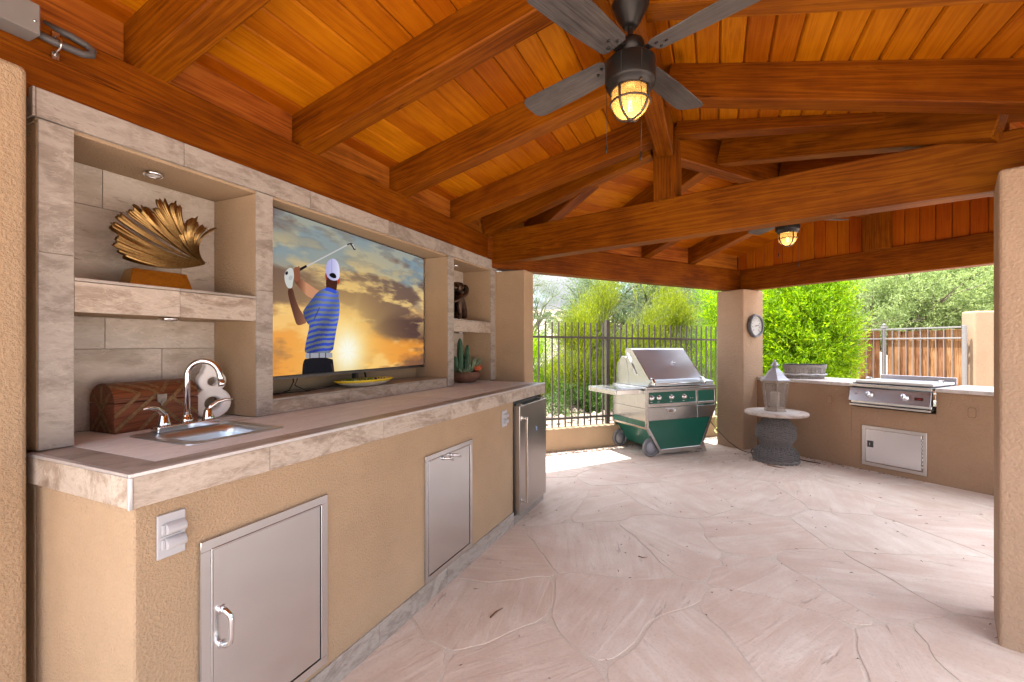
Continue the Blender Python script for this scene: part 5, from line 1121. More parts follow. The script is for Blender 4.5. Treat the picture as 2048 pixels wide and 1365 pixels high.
for x in (.06, GWd - .02):
    MB().tube([(x, .20, .300), (x, .20, .322), (x, .32, .322), (x, .32, .300)], .006, 8).build('lid_handle', CHROME, gd)
fn = Vector((0, -.14, .04)).normalized()
def onface(x, k): return Vector((x, -.085 + .04 * k, .075 + .14 * k))
for x in (.195, .505):
    c = onface(x, .55); Mx = Matrix.Translation(c) @ fn.to_track_quat('Z', 'Y').to_matrix().to_4x4()
    k = MB().lathe([(.036, 0), (.034, .006), (.024, .009), (.020, .030), (.022, .042), (.0001, .044)], 22, M=Mx).build('control_knob', CHROME, gd); MB().box(-.006, .006, -.026, .026, .012, .052, M=Mx).build('knob_grip', CHROME, k, bevel=.002)
c = onface(.065, .55); Mx = Matrix.Translation(c) @ fn.to_track_quat('Z', 'Y').to_matrix().to_4x4(); m = MB(); m.box(-.012, .012, -.002, .002, 0, .004, M=Mx); m.box(-.002, .002, -.012, .012, 0, .0045, M=Mx); m.build('igniter', CHROME, gd)
c = onface(.622, .48); Mx = Matrix.Translation(c) @ fn.to_track_quat('Z', 'Y').to_matrix().to_4x4(); b_ = MB().box(-.036, .036, -.017, .017, .0, .004, M=Mx).build('name_badge', CHROME, gd); MB().box(-.031, .031, -.012, .012, .0042, .0048, M=Mx).build('badge_face', mat_plain('badge_black', (.02, .01, .01), .3), b_); MB().box(-.018, .018, -.005, .005, .005, .0054, M=Mx).build('badge_mark', mat_plain('badge_red', (.35, .02, .02), .4), b_)
# ================================================================== wicker table, lantern
TX, TY = 3.19, 5.44
tb = empty('wicker_table', Matrix.Translation((TX, TY, 0)), 'round stone topped side table on a bulbous grey wicker base', 'table')
TOPS = mat_tile('table_stone', (.26, .205, .17), (.36, .295, .25), (.46, .39, .34), s=(3, 3, 3), rough=.6); TOPC = mat_plain('table_centre', (.48, .44, .40), .6, nscale=30)
MB().lathe([(.30, .555), (.335, .560), (.340, .570), (.340, .588), (.332, .597), (.25, .5975)], 48).build('table_top', TOPS, tb); MB().lathe([(.249, .5972), (.249, .6005), (.22, .602), (.0001, .602)], 40).build('top_inlay', TOPC, tb)
WK = mat_plain('grey_wicker', (.17, .15, .14), .75, nscale=60, var=.4, nd=.001)
def wprof(z):
    pts = [(0, .205), (.04, .235), (.10, .235), (.15, .195), (.185, .150), (.215, .160), (.30, .205), (.40, .200), (.48, .150), (.53, .110), (.556, .105)]
    for (a, ra), (b, rb) in zip(pts, pts[1:]):
        if z <= b: k = (z - a) / (b - a); k = k * k * (3 - 2 * k); return ra + (rb - ra) * k
    return .105
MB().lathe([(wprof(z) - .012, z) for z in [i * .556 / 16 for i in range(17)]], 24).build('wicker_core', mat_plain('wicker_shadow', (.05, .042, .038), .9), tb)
m = MB(); ns_ = 26; z = .012; row = 0
while z < .55:
    rr_ = wprof(z) + .003; n_ = ns_ * 4; zo = random.uniform(-.0015, .0015)
    m.tube([((rr_ + .0085 * math.cos(ns_ / 2 * a + row * math.pi)) * math.cos(a), (rr_ + .0085 * math.cos(ns_ / 2 * a + row * math.pi)) * math.sin(a), z + zo + .001 * math.sin(a * 7 + row)) for a in [k * 2 * math.pi / n_ for k in range(n_ + 1)]], .0058, 5, cap=False); z += .0125; row += 1
o = m.build('woven_strands', WK, tb); o['kind'] = 'stuff'
m = MB()
for k in range(ns_): a = k * 2 * math.pi / ns_; m.tube([((wprof(z) - .004) * math.cos(a), (wprof(z) - .004) * math.sin(a), z) for z in [i * .556 / 14 for i in range(15)]], .005, 5)
for r_, z in ((.24, .012), (.243, .028)): m.tube([((r_ + .004 * math.cos(a * 24)) * math.cos(a), (r_ + .004 * math.cos(a * 24)) * math.sin(a), z + .005 * math.sin(a * 24)) for a in [k * 2 * math.pi / 96 for k in range(97)]], .009, 6, cap=False)
o = m.build('wicker_stakes', WK, tb); o['kind'] = 'stuff'
ln = empty('lantern', Matrix.Translation((TX + .0, TY + .02, .603)) @ Matrix.Rotation(R(10), 4, 'Z'), 'weathered hexagonal wooden lantern with silver metal roof on the wicker table', 'lantern')
WW = mat_wood('whitewashed_wood', (.16, .115, .085), (.30, .24, .20), (.46, .41, .37), rough=.8, scale=2, knots=False, coat=0); SIL = mat_plain('silver_tin', (.40, .41, .45), .45, .5, nscale=30, var=.08); PANE = None
def hexp(r, z, off_=0): return [Vector((r * math.cos(R(60 * k + off_)), r * math.sin(R(60 * k + off_)), z)) for k in range(6)]
m = MB(); m.lathe([(.125, 0), (.125, .012), (.115, .018), (.115, .030), (.0001, .030)], 6, smooth=False); m.build('base_ring', WW, ln, bevel=.002)
lo_, hi_ = hexp(.108, .03), hexp(.150, .345)
for a, b in zip(lo_, hi_): MB().tube([a, b], .0085, 4, smooth=False).build('corner_post', WW, ln)
m = MB()
for (a, b, c, d_) in zip(lo_, lo_[1:] + lo_[:1], hi_[1:] + hi_[:1], hi_): m.tube([a + Vector((0, 0, .01)), b + Vector((0, 0, .01))], .008, 4, smooth=False); m.tube([d_, c], .010, 4, smooth=False)
m.build('frame_rail', WW, ln)
gm, n, p, o_ = newmat('lantern_glass'); p.inputs['Base Color'].default_value = (.26, .22, .19, 1); p.inputs['Roughness'].default_value = .25; p.inputs['Alpha'].default_value = .55
for i in range(6):
    j = (i + 1) % 6; s_ = .96; MB().add([lo_[i] * 1, lo_[j], hi_[j], hi_[i]], [(0, 1, 2, 3)]).build('pane', gm, ln, M=Matrix.Diagonal((s_, s_, 1, 1)))
MB().lathe([(.05, .03), (.05, .22), (.045, .225), (.0001, .225)], 20).build('candle', mat_plain('wax', (.62, .56, .48), .6), ln)
MB().lathe([(.172, .350), (.175, .362), (.160, .368)], 6, smooth=False).build('roof_board', WW, ln)
roofp = [(.168, .369), (.168, .376), (.140, .392), (.110, .425), (.080, .470), (.050, .500), (.038, .512), (.036, .520)]
vs = [v for r_, z in roofp for v in hexp(r_, z)]; m = MB(); m.add(vs, [(i * 6 + k, i * 6 + (k + 1) % 6, (i + 1) * 6 + (k + 1) % 6, (i + 1) * 6 + k) for i in range(len(roofp) - 1) for k in range(6)]); m.build('tin_roof', SIL, ln)
MB().lathe([(.030, .515), (.030, .540), (.046, .543), (.048, .551), (.034, .560), (.024, .580), (.012, .590), (.010, .600), (.014, .606), (.004, .615), (.0001, .618)], 18).build('finial', SIL, ln)
# bushel basket on the griddle counter
bk = empty('bushel_basket', MQ @ Matrix.Translation((.64, .40, .9625)) @ Matrix.Rotation(R(50), 4, 'Z'), 'low oval whitewashed slat basket standing on the counter beside the pillar', 'basket')
GWD = mat_wood('grey_weathered_wood', (.12, .10, .085), (.27, .245, .22), (.42, .40, .38), rough=.85, scale=2.5, knots=False, coat=0, var=.2)
ns_ = 34; RX, RY = .245, .16
slatm = []
for k in range(ns_):
    a = 2 * math.pi * k / ns_; a2 = a + 2 * math.pi / ns_ * .86
    def P(a_, f, z): return (RX * f * math.cos(a_), RY * f * math.sin(a_), z)
    MB().add([P(a, .90, .002), P(a2, .90, .002), P(a2, 1, .175), P(a, 1, .175), P(a, .92, .002), P(a2, .92, .002), P(a2, 1.025, .175), P(a, 1.025, .175)], [(0, 1, 2, 3), (4, 5, 6, 7), (0, 1, 5, 4), (2, 3, 7, 6), (0, 3, 7, 4), (1, 2, 6, 5)]).build('slat', GWD, bk)
MB().lathe([(.0001, .0), (.9, .0), (.9, .006), (.0001, .006)], 34, sx=RX, sy=RY).build('basket_floor', GWD, bk)
def bnd(z0, z1, f, nm, mat): MB().lathe([(f, z0), (f + .012, z0), (f + .025, z1), (f + .01, z1), (f, z0)], 48, sx=RX, sy=RY, smooth=False, caps=(0, 0)).build(nm, mat, bk)
bnd(.135, .178, 1.02, 'rim_band', GWD); bnd(.02, .038, .94, 'lower_band', GWD)
m = MB(); m.tube([(RX * 1.02 * math.cos(a), RY * 1.02 * math.sin(a), .055 + .003 * math.sin(a * 9)) for a in [k * 2 * math.pi / 48 for k in range(49)]], .010, 8, cap=False); m.build('cloth_wrap', mat_plain('white_cloth', (.55, .55, .56), .9, nscale=60, nd=.003, var=.2), bk)
MB().tube([(RX * 1.03 * math.cos(a), RY * 1.03 * math.sin(a), .180 + .002 * math.sin(a * 7)) for a in [k * 2 * math.pi / 48 for k in range(49)]], .0045, 6, cap=False).build('rim_wire', BLACK, bk)
# thermometer
th_ = empty('wall_thermometer', MQ @ Matrix.Translation((.192, .01, 1.655)) @ Matrix.Rotation(R(90), 4, 'Z'), 'round outdoor thermometer dial in a dark grey rim on the pillar', 'thermometer')
Mt = Matrix.Rotation(R(90), 4, 'X')      # local z -> -y (out of the wall)
RIM = mat_plain('zinc_rim', (.14, .145, .16), .5, .4, nscale=40, var=.25)
MB().lathe([(.150, 0), (.158, .01), (.152, .045), (.146, .052), (.136, .050), (.130, .040), (.128, .030)], 44, M=Mt, caps=(1, 0)).build('rim', RIM, th_)
MB().lathe([(.1285, .029), (.0001, .029)], 44, M=Mt).build('dial', mat_plain('dial_white', (.85, .84, .82), .5), th_)
m = MB()
for k in range(49):
    a = R(-135 + 270 * k / 48); r0 = .100 if k % 4 else .094; Mk2 = Mt @ Matrix.Rotation(-a, 4, 'Z'); w_ = .0012 if k % 4 else .0018; m.box(-w_, w_, r0, .112, .0295, .0302, M=Mk2)
m.build('tick_marks', BLACK, th_)
def text(s, size, M, mat, parent, name='lettering'):
    cu = bpy.data.curves.new(name, 'FONT'); cu.body = s; cu.size = size; cu.align_x = 'CENTER'; cu.align_y = 'CENTER'; cu.extrude = .0003
    ob = bpy.data.objects.new(name + '_tmp', cu); COL.objects.link(ob); dg = bpy.context.evaluated_depsgraph_get(); me = bpy.data.meshes.new_from_object(ob.evaluated_get(dg)); me.name = name; bpy.data.objects.remove(ob); me.materials.clear()
    return link(name, me, mat, parent, M=M)
for i, s_ in enumerate(('-40', '-20', '0', '20', '40', '60', '80', '100', '120')):
    a = R(-135 + 270 * i / 8); text(s_, .020, Mt @ Matrix.Translation((.080 * math.sin(a), .080 * math.cos(a), .030)), BLACK, th_, 'numeral')
m = MB(); Mn = Mt @ Matrix.Rotation(R(-82), 4, 'Z'); m.box(-.002, .002, -.035, .055, .033, .0345, M=Mn); m.lathe([(.007, .030), (.006, .036), (.0001, .037)], 12, M=Mt); m.prism([(-.006, .035), (.006, .035), (0, .066)], .033, .0345, lambda u, v, w: Mn @ Vector((u, v, w))); m.build('pointer', BLACK, th_)
# power cord from the grill round the pillar to the table
CORD = mat_plain('brown_cord', (.06, .03, .022), .5)
MB().tube([(2.60, 6.17, .52), (2.72, 6.05, .30), (2.86, 5.93, .12), (2.97, 5.88, .035), (3.04, 5.85, .010), (3.12, 5.78, .008), (3.18, 5.72, .008)], .0055, 6).build('power_cord', CORD, label='thin brown power cord drooping in front of the pillar base', cat='cord')
m = MB(); rr = random.Random(9)
for k in range(3): m.tube([(3.05 + .07 * math.cos(a) + .02 * k, 5.60 + .05 * math.sin(a), .05 + .05 * math.sin(a + k) + .01 * k) for a in [q * 2 * math.pi / 16 for q in range(17)]], .0055, 6, cap=False)
m.tube([(3.38, 5.50, .012), (3.44, 5.45, .03), (3.50, 5.42, .010), (3.55, 5.36, .008), (3.62, 5.28, .008)], .006, 6); m.build('cable_coil', BLACK, label='small coil of black cable behind the wicker table base', cat='cable')
# ================================================================== gate and walls beyond the griddle counter
GG = mat_plain('galvanised_steel', (.24, .225, .22), .5, .3, nscale=40, var=.12)
def mat_board(): return mat_wood('weathered_gate_board', (.08, .034, .014), (.24, .115, .048), (.40, .225, .115), rough=.8, scale=1.3, knots=True, var=.22, coat=0, bumpd=.003)
GB = mat_board()
GP0, GP1 = Vector((8.68, 10.5, 0)), Vector((9.00, 8.95, 0)); gx = (GP1 - GP0).normalized(); gy = Vector((0, 0, 1)).cross(gx)
MGt = Matrix((gx, gy, Vector((0, 0, 1)))).transposed().to_4x4(); MGt.translation = GP0
gt = empty('wooden_gate', MGt, 'weathered wooden board gate in a galvanised steel frame beyond the griddle', 'gate'); GLn = (GP1 - GP0).length
def panel(root, L0, L1, n_, zt):
    st = (L1 - L0) / n_
    for i in range(n_):
        Mx = Matrix.Translation((L0 + st * (i + .5), .03 + random.uniform(-.004, .004), .2)) @ Matrix(((0, 0, -1, 0), (0, 1, 0, 0), (1, 0, 0, 0), (0, 0, 0, 1)))
        MB().box(0, zt - .2 - random.uniform(.02, .045), 0, .02, -st / 2 + .004, st / 2 - .004).build('gate_board', GB, root, M=Mx, bevel=.002)
        MB().box(L0 + st * i - .007, L0 + st * i + .007, -.016, -.002, .2, zt).build('picket', GG, root)
    for z in (zt, zt - .22, .35): MB().box(L0 - .02, L1 + .02, -.024, .012, z, z + .03).build('frame_rail', GG, root, bevel=.003)
panel(gt, .05, GLn - .06, 10, 1.74)
for x in (0, GLn): MB().box(x - .03, x + .03, -.03, .03, 0, 1.79).build('frame_post', GG, gt, bevel=.003)
m = MB(); m.box(-.05, .05, -.04, .04, 1.79, 1.84); m.ball((0, 0, 1.86), .035, 8); m.build('latch_head', GG, gt)
MGs = Matrix.Translation((7.15, 10.9, 0)) @ Matrix.Rotation(math.atan2(-.4 + .0, 1.53), 4, 'Z')
gf = empty('board_fence', MGs, 'dark weathered board fence panel left of the gate behind the green shrub', 'fence'); panel(gf, .0, 1.52, 10, 1.74)
o = MB().box(0.0, 3.2, -.16, .16, -.1, 2.07).build('garden_wall', mat_stucco('garden_wall_stucco', (.34, .235, .15), .003, 60), M=Matrix.Translation((9.13, 9.02, 0)) @ Matrix.Rotation(R(-8), 4, 'Z'), bevel=.05, seg=4); tag(o, 'tall plain tan stucco garden wall right of the wooden gate', 'wall')  # even tan stucco of the garden wall
# ================================================================== neighbour house far behind the trees
HS = mat_plain('house_stucco', (.30, .20, .135), .9, nscale=3)
hs = empty('neighbour_house', Matrix.Translation((13.5, 33, 0)) @ Matrix.Rotation(R(-8), 4, 'Z'), 'flat roofed tan adobe house far behind the trees', 'house')
MB().box(0, 9, 0, 8, 0, 5.0).build('wall', HS, hs, bevel=.1, seg=2); MB().box(-4, 0, 1, 7, 0, 4.0).build('wing', HS, hs, bevel=.1, seg=2); MB().box(-.1, 9.1, -.1, 8.1, 5.001, 5.25).build('parapet', HS, hs, bevel=.08)
for x in (1.0, 4.5): w = MB().box(x, x + 1.4, -.02, .0, 2.2, 3.6).build('window', mat_plain('dark_glass', (.03, .04, .05), .1) if x == 1.0 else bpy.data.materials['dark_glass'], hs); mm = MB(); ring(mm, x - .05, x + 1.45, 2.15, 3.65, .06, -.05, .0); mm.build('frame', DGREY, w)

# ================================================================== vegetation
def leaf_cloud(ells, n_tw, lpt, Ln, Wd, up=.5, tw_len=.25, seed=0, gap=.0, shell=2.2, spread=.8, ortho=.0):
    g = np.random.default_rng(seed); vol = np.array([e[3] * e[4] * e[5] for e in ells]) ** .8; idx = g.choice(len(ells), int(n_tw * (1 + gap)), p=vol / vol.sum()); E = np.array(ells)[idx]
    d = g.normal(size=(len(idx), 3)); d /= np.linalg.norm(d, axis=1, keepdims=True); r = g.random(len(idx)) ** (1 / shell) * (1 + .10 * g.normal(size=len(idx))); p = E[:, :3] + d * E[:, 3:6] * r[:, None]
    if gap:
        f = sum(np.sin(p @ (g.normal(size=3) * k) + g.random() * 6) for k in (3, 3, 5, 6, 8)); p_ok = f > np.quantile(f, gap / (1 + gap)); p = p[p_ok]; d = d[p_ok]
    tw = d * .7 + np.array([0, 0, up]) + g.normal(size=p.shape) * .45; tw /= np.linalg.norm(tw, axis=1, keepdims=True)
    tl = tw_len * (0.6 + .8 * g.random(len(p))); out = []
    for i in range(lpt):
        b = p + tw * (tl * i / lpt)[:, None]; ld = tw * (1 - spread * .5) + g.normal(size=p.shape) * spread * .6; ld /= np.linalg.norm(ld, axis=1, keepdims=True); sd_ = np.cross(ld, g.normal(size=p.shape)); sd_ /= np.linalg.norm(sd_, axis=1, keepdims=True) + 1e-9
        l_ = Ln * (.7 + .6 * g.random(len(p)))[:, None]; w_ = Wd * (.8 + .4 * g.random(len(p)))[:, None]; out.append(np.stack([b, b + ld * l_ * .45 + sd_ * w_, b + ld * l_, b + ld * l_ * .5 - sd_ * w_], axis=1))
    return np.concatenate(out).reshape(-1, 3)
BARK = mat_plain('bark', (.10, .075, .055), .9, nscale=30, nd=.01, var=.4); TWIG = mat_plain('green_bark', (.16, .17, .08), .8, nscale=30, var=.3)
def branches(base, tips, r0, seed, sub=5, mat=BARK, wob=.12):
    rr = random.Random(seed); m = MB(); base = Vector(base)
    for tp in tips:
        tp = Vector(tp); mid = base.lerp(tp, .45) + Vector((rr.uniform(-wob, wob), rr.uniform(-wob, wob), rr.uniform(0, wob))) * (tp - base).length; pts = []
        for i in range(9): u = i / 8; pts.append(base * (1 - u) ** 2 + mid * 2 * u * (1 - u) + tp * u * u + Vector((rr.uniform(-.02, .02), rr.uniform(-.02, .02), 0)) * (tp - base).length * .5)
        m.tube(pts, [r0 * (1 - .85 * i / 8) for i in range(9)], 6)
        for _ in range(sub):
            i = rr.randint(3, 7); a = pts[i]; L_ = (tp - base).length * rr.uniform(.18, .4); dr = Vector((rr.gauss(0, 1), rr.gauss(0, 1), rr.uniform(0, 1.2))).normalized(); b = a + dr * L_; q = a.lerp(b, .5) + Vector((0, 0, L_ * .08)); m.tube([a, q, b], [r0 * .28, r0 * .18, r0 * .05], 5)
            for _2 in range(2): c_ = b + Vector((rr.gauss(0, 1), rr.gauss(0, 1), rr.uniform(-.2, 1))).normalized() * L_ * .6; m.tube([q, (q + c_) / 2 + Vector((0, 0, .03)), c_], [r0 * .14, r0 * .09, r0 * .03], 4)
    return m
LF_Y = mat_leaf('leaf_yellow_green', (0.075, 0.105, 0.008), (0.17, 0.215, 0.022), (0.30, 0.33, 0.045)); LF_B = mat_leaf('leaf_bright_green', (0.050, 0.120, 0.006), (0.16, 0.29, 0.006), (0.33, 0.44, 0.014), .55)
LF_G = mat_leaf('leaf_grey_green', (0.058, 0.091, 0.043), (0.124, 0.181, 0.079), (0.214, 0.272, 0.132), .35); LF_M = mat_leaf('leaf_mesquite', (0.10, 0.150, 0.055), (0.23, 0.30, 0.11), (0.37, 0.43, 0.18), .4); LF_D = mat_leaf('leaf_deep_green', (0.025, 0.058, 0.013), (0.058, 0.116, 0.023), (0.116, 0.198, 0.041), .35)
def plant(name, base, ells, label, cat, mat, n_tw, lpt, Ln, Wd, seed, group=None, trunk_r=.03, up=.5, tw_len=.25, gap=.5, nb=6, tmat=BARK, **kw):
    t = empty(name, Matrix.Translation(base), label, cat, group); bl = Vector(base); le = [(e[0] - bl.x, e[1] - bl.y, e[2] - bl.z, *e[3:]) for e in ells]
    v = leaf_cloud(le, n_tw, lpt, Ln, Wd, up, tw_len, seed, gap, **kw); mesh_np('foliage', v, 4, mat, t); rr = random.Random(seed); tips = []
    for k in range(nb): e = le[rr.randrange(len(le))]; tips.append((e[0] + rr.uniform(-.6, .6) * e[3], e[1] + rr.uniform(-.6, .6) * e[4], e[2] + rr.uniform(-.1, .75) * e[5]))
    branches((0, 0, 0), tips, trunk_r, seed, mat=tmat).build('trunk', tmat, t); return t
def at(u, v, d): return ((u - 1024) / 900 * d, d, 1.4 - (v - 690) / 900 * d)
def E(u, v, d, rx, ry, rz): p = at(u, v, d); return (*p, rx, ry, rz)
# big bright shrub right of the pillar
plant('bright_shrub', (at(1640, 0, 8.9)[0], 8.9, 0), [E(1612, 690, 8.8, .78, .8, 1.25), E(1600, 610, 8.9, .72, .7, .75), E(1670, 615, 8.8, .32, .5, .70), E(1612, 760, 8.6, .68, .6, .55), E(1662, 690, 8.7, .22, .5, .7)], 'tall bright yellow-green shrub filling the gap right of the pillar', 'shrub', LF_B, 9000, 9, .085, .0085, 21, trunk_r=.035, up=.75, tw_len=.22, gap=.35, nb=9, spread=.75, shell=2.4)
plant('bright_shrub', (at(1490, 0, 9.6)[0], 9.6, 0), [E(1540, 640, 9.3, .55, .5, 1.0), E(1445, 620, 9.6, .50, .5, .55), E(1490, 700, 9.8, .8, .5, 1.0)], 'airy green shrub directly behind the thermometer pillar', 'shrub', LF_B, 3600, 8, .085, .008, 22, trunk_r=.03, up=.7, tw_len=.26, gap=.55, nb=10, spread=.8)
# yellow-green feathery bushes behind the fence
fe = [((1130, 0, 9.6), [E(1135, 760, 9.6, .6, .4, 1.0), E(1100, 790, 9.0, .35, .3, .5)], LF_G, 'pale green scrub bush behind the left end of the fence'),
      ((1260, 0, 9.9), [E(1255, 740, 9.9, .7, .4, 1.3), E(1300, 700, 10, .6, .4, 1.2)], LF_G, 'grey-green bush standing behind the fence post'),
      ((1185, 0, 9.0), [E(1185, 720, 9.0, .45, .4, 1.2), E(1175, 660, 9.0, .35, .3, .7)], LF_Y, 'second feathery shrub left of the tallest one'),
      ((1150, 0, 8.2), [E(1150, 760, 8.2, .45, .4, .95), E(1160, 700, 8.2, .35, .3, .55)], LF_Y, 'feathery olive shrub at the left behind the picket fence'),
      ((1225, 0, 8.6), [E(1215, 700, 8.6, .42, .4, 1.2), E(1200, 620, 8.6, .33, .3, .75), E(1240, 780, 8.4, .5, .4, .6)], LF_Y, 'tallest yellow-green feathery shrub left of the fence post'),
      ((1290, 0, 8.9), [E(1290, 690, 8.9, .42, .4, 1.15), E(1275, 610, 8.9, .33, .3, .70), E(1310, 770, 8.7, .5, .4, .6)], LF_Y, 'yellow-green feathery shrub right of the fence post above the grill shelf'),
      ((1350, 0, 9.3), [E(1345, 700, 9.3, .5, .4, 1.0), E(1335, 640, 9.3, .4, .4, .55)], LF_Y, 'yellow-green shrub behind the grill hood'),
      ((1080, 0, 8.8), [E(1078, 760, 8.8, .32, .4, .55), E(1068, 735, 8.8, .30, .4, .4)], LF_B, 'small bright green bush behind the fence next to the wing wall'),
      ((1410, 0, 8.6), [E(1405, 770, 8.6, .40, .4, .6), E(1425, 720, 8.6, .35, .3, .5)], LF_B, 'bright green bush between the grill hood and the pillar')]
for i, (bp, el, mt, lb) in enumerate(fe): plant('feathery_shrub', (at(bp[0], 0, bp[2])[0], bp[2], .2), el, lb, 'shrub', mt, 2800 if i < 7 else 1700, 10, .052, .0045, 40 + i, trunk_r=.014, up=1.3, tw_len=.36, gap=1.1, nb=9, tmat=TWIG, spread=.42, shell=1.9)
plant('green_bush', (at(1120, 0, 7.6)[0], 7.6, .2), [E(1130, 850, 7.4, .5, .35, .42), E(1200, 835, 7.7, .45, .3, .5), E(1160, 800, 7.8, .5, .3, .5)], 'low deep green bush at the foot of the fence', 'bush', LF_D, 2600, 8, .045, .006, 51, trunk_r=.012, up=.6, tw_len=.18, gap=.5, nb=6)
plant('green_bush', (at(1380, 0, 10.5)[0], 10.5, .2), [E(1385, 700, 10.5, .9, .6, .9), E(1340, 680, 10.8, .6, .5, .8)], 'grey-green creosote bush behind the right end of the fence', 'bush', LF_G, 3200, 8, .05, .006, 52, trunk_r=.02, up=.5, tw_len=.2, gap=.6, nb=8)
# trees
plant('palo_verde_tree', (at(1015, 0, 11)[0], 11, .2), [E(1060, 600, 11, .65, .7, .75), E(1050, 555, 11, .35, .5, .55), E(1100, 600, 11.2, .35, .5, .35), E(1090, 650, 11, .35, .4, .20)], 'sparse thin-leaved palo verde against the cloudy sky beside the wing wall', 'tree', LF_G, 1000, 9, .055, .0035, 61, trunk_r=.05, up=.8, tw_len=.30, gap=.9, nb=12, tmat=TWIG, spread=.5, shell=1.4)
plant('mesquite_tree', (at(1250, 0, 14)[0], 14, .2), [E(1200, 590, 14, 1.2, 1.2, 1.0), E(1165, 640, 13.5, .6, .8, .5), E(1280, 560, 14.5, 1.5, 1.2, .9), E(1360, 590, 14.5, 1.2, 1.2, .8), E(1230, 640, 14.2, 1.4, 1, .6)], 'grey-green mesquite tree behind the feathery shrubs', 'tree', LF_G, 7500, 8, .085, .0085, 62, trunk_r=.13, up=.3, tw_len=.30, gap=.7, nb=14, spread=.9)
plant('mesquite_tree', (at(1400, 0, 20)[0], 20, .3), [E(1390, 620, 20, 1.8, 1.5, 1.4), E(1330, 600, 20, 1.6, 1.4, 1.3), E(1430, 570, 21, 1.8, 1.5, 1.3)], 'thin twiggy mesquite in front of the far house', 'tree', LF_G, 3600, 7, .10, .010, 63, trunk_r=.12, up=.3, tw_len=.35, gap=.9, nb=14, spread=.9)
plant('mesquite_tree', (at(1860, 0, 15.5)[0], 15.5, 0), [E(1850, 600, 15, 2.6, 1.8, 1.3), E(1760, 610, 15, 1.6, 1.4, 1.1), E(1960, 590, 15, 2.4, 1.6, 1.5), E(1860, 540, 16, 3.0, 1.8, 1.3), E(1950, 650, 14.5, 1.8, 1, .8), E(1780, 655, 14.5, 1.5, 1, .6)], 'broad light green mesquite canopy above the wooden gate', 'tree', LF_M, 23000, 8, .085, .0105, 64, trunk_r=.20, up=.1, tw_len=.28, gap=.35, nb=14, spread=1.0, shell=2.6)
plant('mesquite_tree', (at(1600, 0, 19)[0], 19, 0), [E(1560, 610, 19, 2.6, 1.8, 1.8), E(1650, 600, 19, 2.2, 1.8, 1.8), E(1480, 620, 19, 2, 1.8, 1.6)], 'distant grey-green tree showing behind the bright shrubs', 'tree', LF_G, 6000, 7, .12, .014, 65, trunk_r=.18, up=.2, tw_len=.35, gap=.4, nb=10, spread=1.0)
# scrub covering the slope: uncountable
g = np.random.default_rng(99); el = []
for _ in range(900):
    y = 2.5 + 150 * g.random() ** 1.8; x = (g.random() - .45) * (14 + y * 1.7); z = slope_z(x, y); s_ = .22 + .5 * g.random() + y * .004
    if y < 7 and .2 < x < 3.6: continue
    el.append((x, y, z + s_ * .45, s_, s_, s_ * .7))
v = leaf_cloud(el, 26000, 5, .11, .02, .7, .25, 5, 0, 1.6); k = np.linalg.norm(v.reshape(-1, 4, 3)[:, 0, :2], axis=1); q = v.reshape(-1, 4, 3); c0 = q[:, :1]; sc2 = (1 + np.clip(k - 20, 0, 200) * .03)[:, None, None]; v = (c0 + (q - c0) * sc2).reshape(-1, 3)
mesh_np('desert_scrub', v, 4, LF_G, M=MF, kind='stuff')
# rocks on the dirt just behind the wall, litter on the paving
ROCK = mat_plain('pale_rock', (.30, .235, .18), .9, nscale=12, nd=.01, var=.3)
def scatter(name, n_, area, rs_, mat, M, seed, zf=lambda x, y: 0, flat=.6, **tags):
    rr = random.Random(seed); m = MB()
    for _ in range(n_):
        x, y = area(rr); r_ = rr.uniform(*rs_); vs = []
        for d_ in ((1, 0, 0), (-.9, .1, 0), (0, 1, 0), (.1, -1, 0), (0, 0, 1), (0, 0, -.6)): vs.append((x + d_[0] * r_ * rr.uniform(.7, 1.2), y + d_[1] * r_ * rr.uniform(.7, 1.2), zf(x, y) + r_ * flat * .3 + d_[2] * r_ * flat))
        m.add(vs, [(0, 2, 4), (2, 1, 4), (1, 3, 4), (3, 0, 4), (2, 0, 5), (1, 2, 5), (3, 1, 5), (0, 3, 5)])
    return m.build(name, mat, M=M, **tags)
scatter('rocks', 900, lambda r: (r.uniform(-1.5, 4), .25 + 9 * r.random() ** 1.5), (.02, .12), ROCK, MF, 3, slope_z, kind='stuff')
scatter('gravel', 1500, lambda r: (r.uniform(-1.0, 3.2), -.015 - .13 * r.random() ** 2), (.004, .013), ROCK, MF, 4, lambda x, y: .001, kind='stuff')
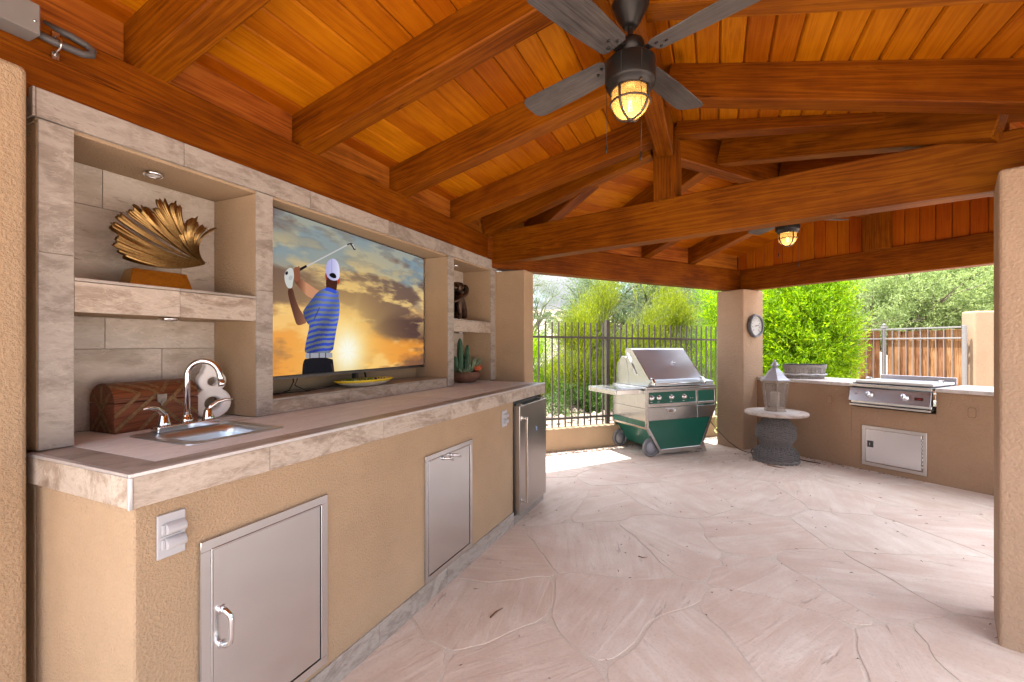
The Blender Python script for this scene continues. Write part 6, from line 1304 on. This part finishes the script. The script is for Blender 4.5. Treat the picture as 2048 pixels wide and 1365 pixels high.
LIT = mat_plain('dry_leaf', (.16, .075, .035), .8, nscale=50, var=.4)
m = MB(); rr = random.Random(8)
def litter(cx_, cy_, L_):
    a = rr.uniform(0, 6.3); d_ = Vector((math.cos(a), math.sin(a), 0)); s_ = Vector((-d_.y, d_.x, 0)); c = Vector((cx_, cy_, .0045)); bnd_ = s_ * L_ * rr.uniform(-.3, .3)
    m.tube([c - d_ * L_ / 2, c + bnd_ + Vector((0, 0, .003)), c + d_ * L_ / 2 + Vector((0, 0, .001))], [.0008, .0022, .0008], 4)
for _ in range(160): litter(rr.uniform(-.3, 4.2), rr.uniform(1.3, 6.0), rr.uniform(.006, .03))
for _ in range(140): a = rr.random(); p = Q(.25 + a * 1.6, .06 - .12 * rr.random() ** 2, 0); litter(p.x, p.y, rr.uniform(.01, .04))
for _ in range(90): litter(TX + rr.uniform(-.35, .45), TY + rr.uniform(-.3, .35), rr.uniform(.01, .04))
m.build('leaf_litter', LIT, kind='stuff')
WSP = mat_plain('white_speck', (.75, .73, .70), .7); m = MB()
for (u, v_) in ((1352, 1105), (1362, 1104), (1397, 1103), (1402, 1108), (1634, 1158), (1640, 1181), (1653, 1182), (1738, 1187), (1745, 1190), (1753, 1192), (1853, 1160), (1874, 1204), (1970, 1259), (1963, 1235), (1500, 990), (1660, 1140)): p = px2fl(u, v_); m.lathe([(rr.uniform(.004, .009), .0005), (.003, .0035), (.0001, .004)], 6, c=(p[0], p[1], 0), sx=1.3)
m.build('white_specks', WSP, kind='stuff')
def twig(pts, label, r_=.004): MB().tube([Vector((*px2fl(*p), .005)) for p in pts], [r_] * (len(pts) - 1) + [r_ * .3], 6).build('twig', LIT if r_ > .0028 else BARK, label=label, cat='twig')
twig([(981, 1237), (992, 1226), (1006, 1218)], 'pale curled dry twig on the paving in the near middle of the floor', .0045)
twig([(1534, 931), (1552, 935), (1572, 938)], 'thin dark stick lying on the paving in front of the wicker table', .006)
twig([(1277, 1114), (1285, 1117), (1295, 1116)], 'small dark curved twig in the middle of the paving', .003)
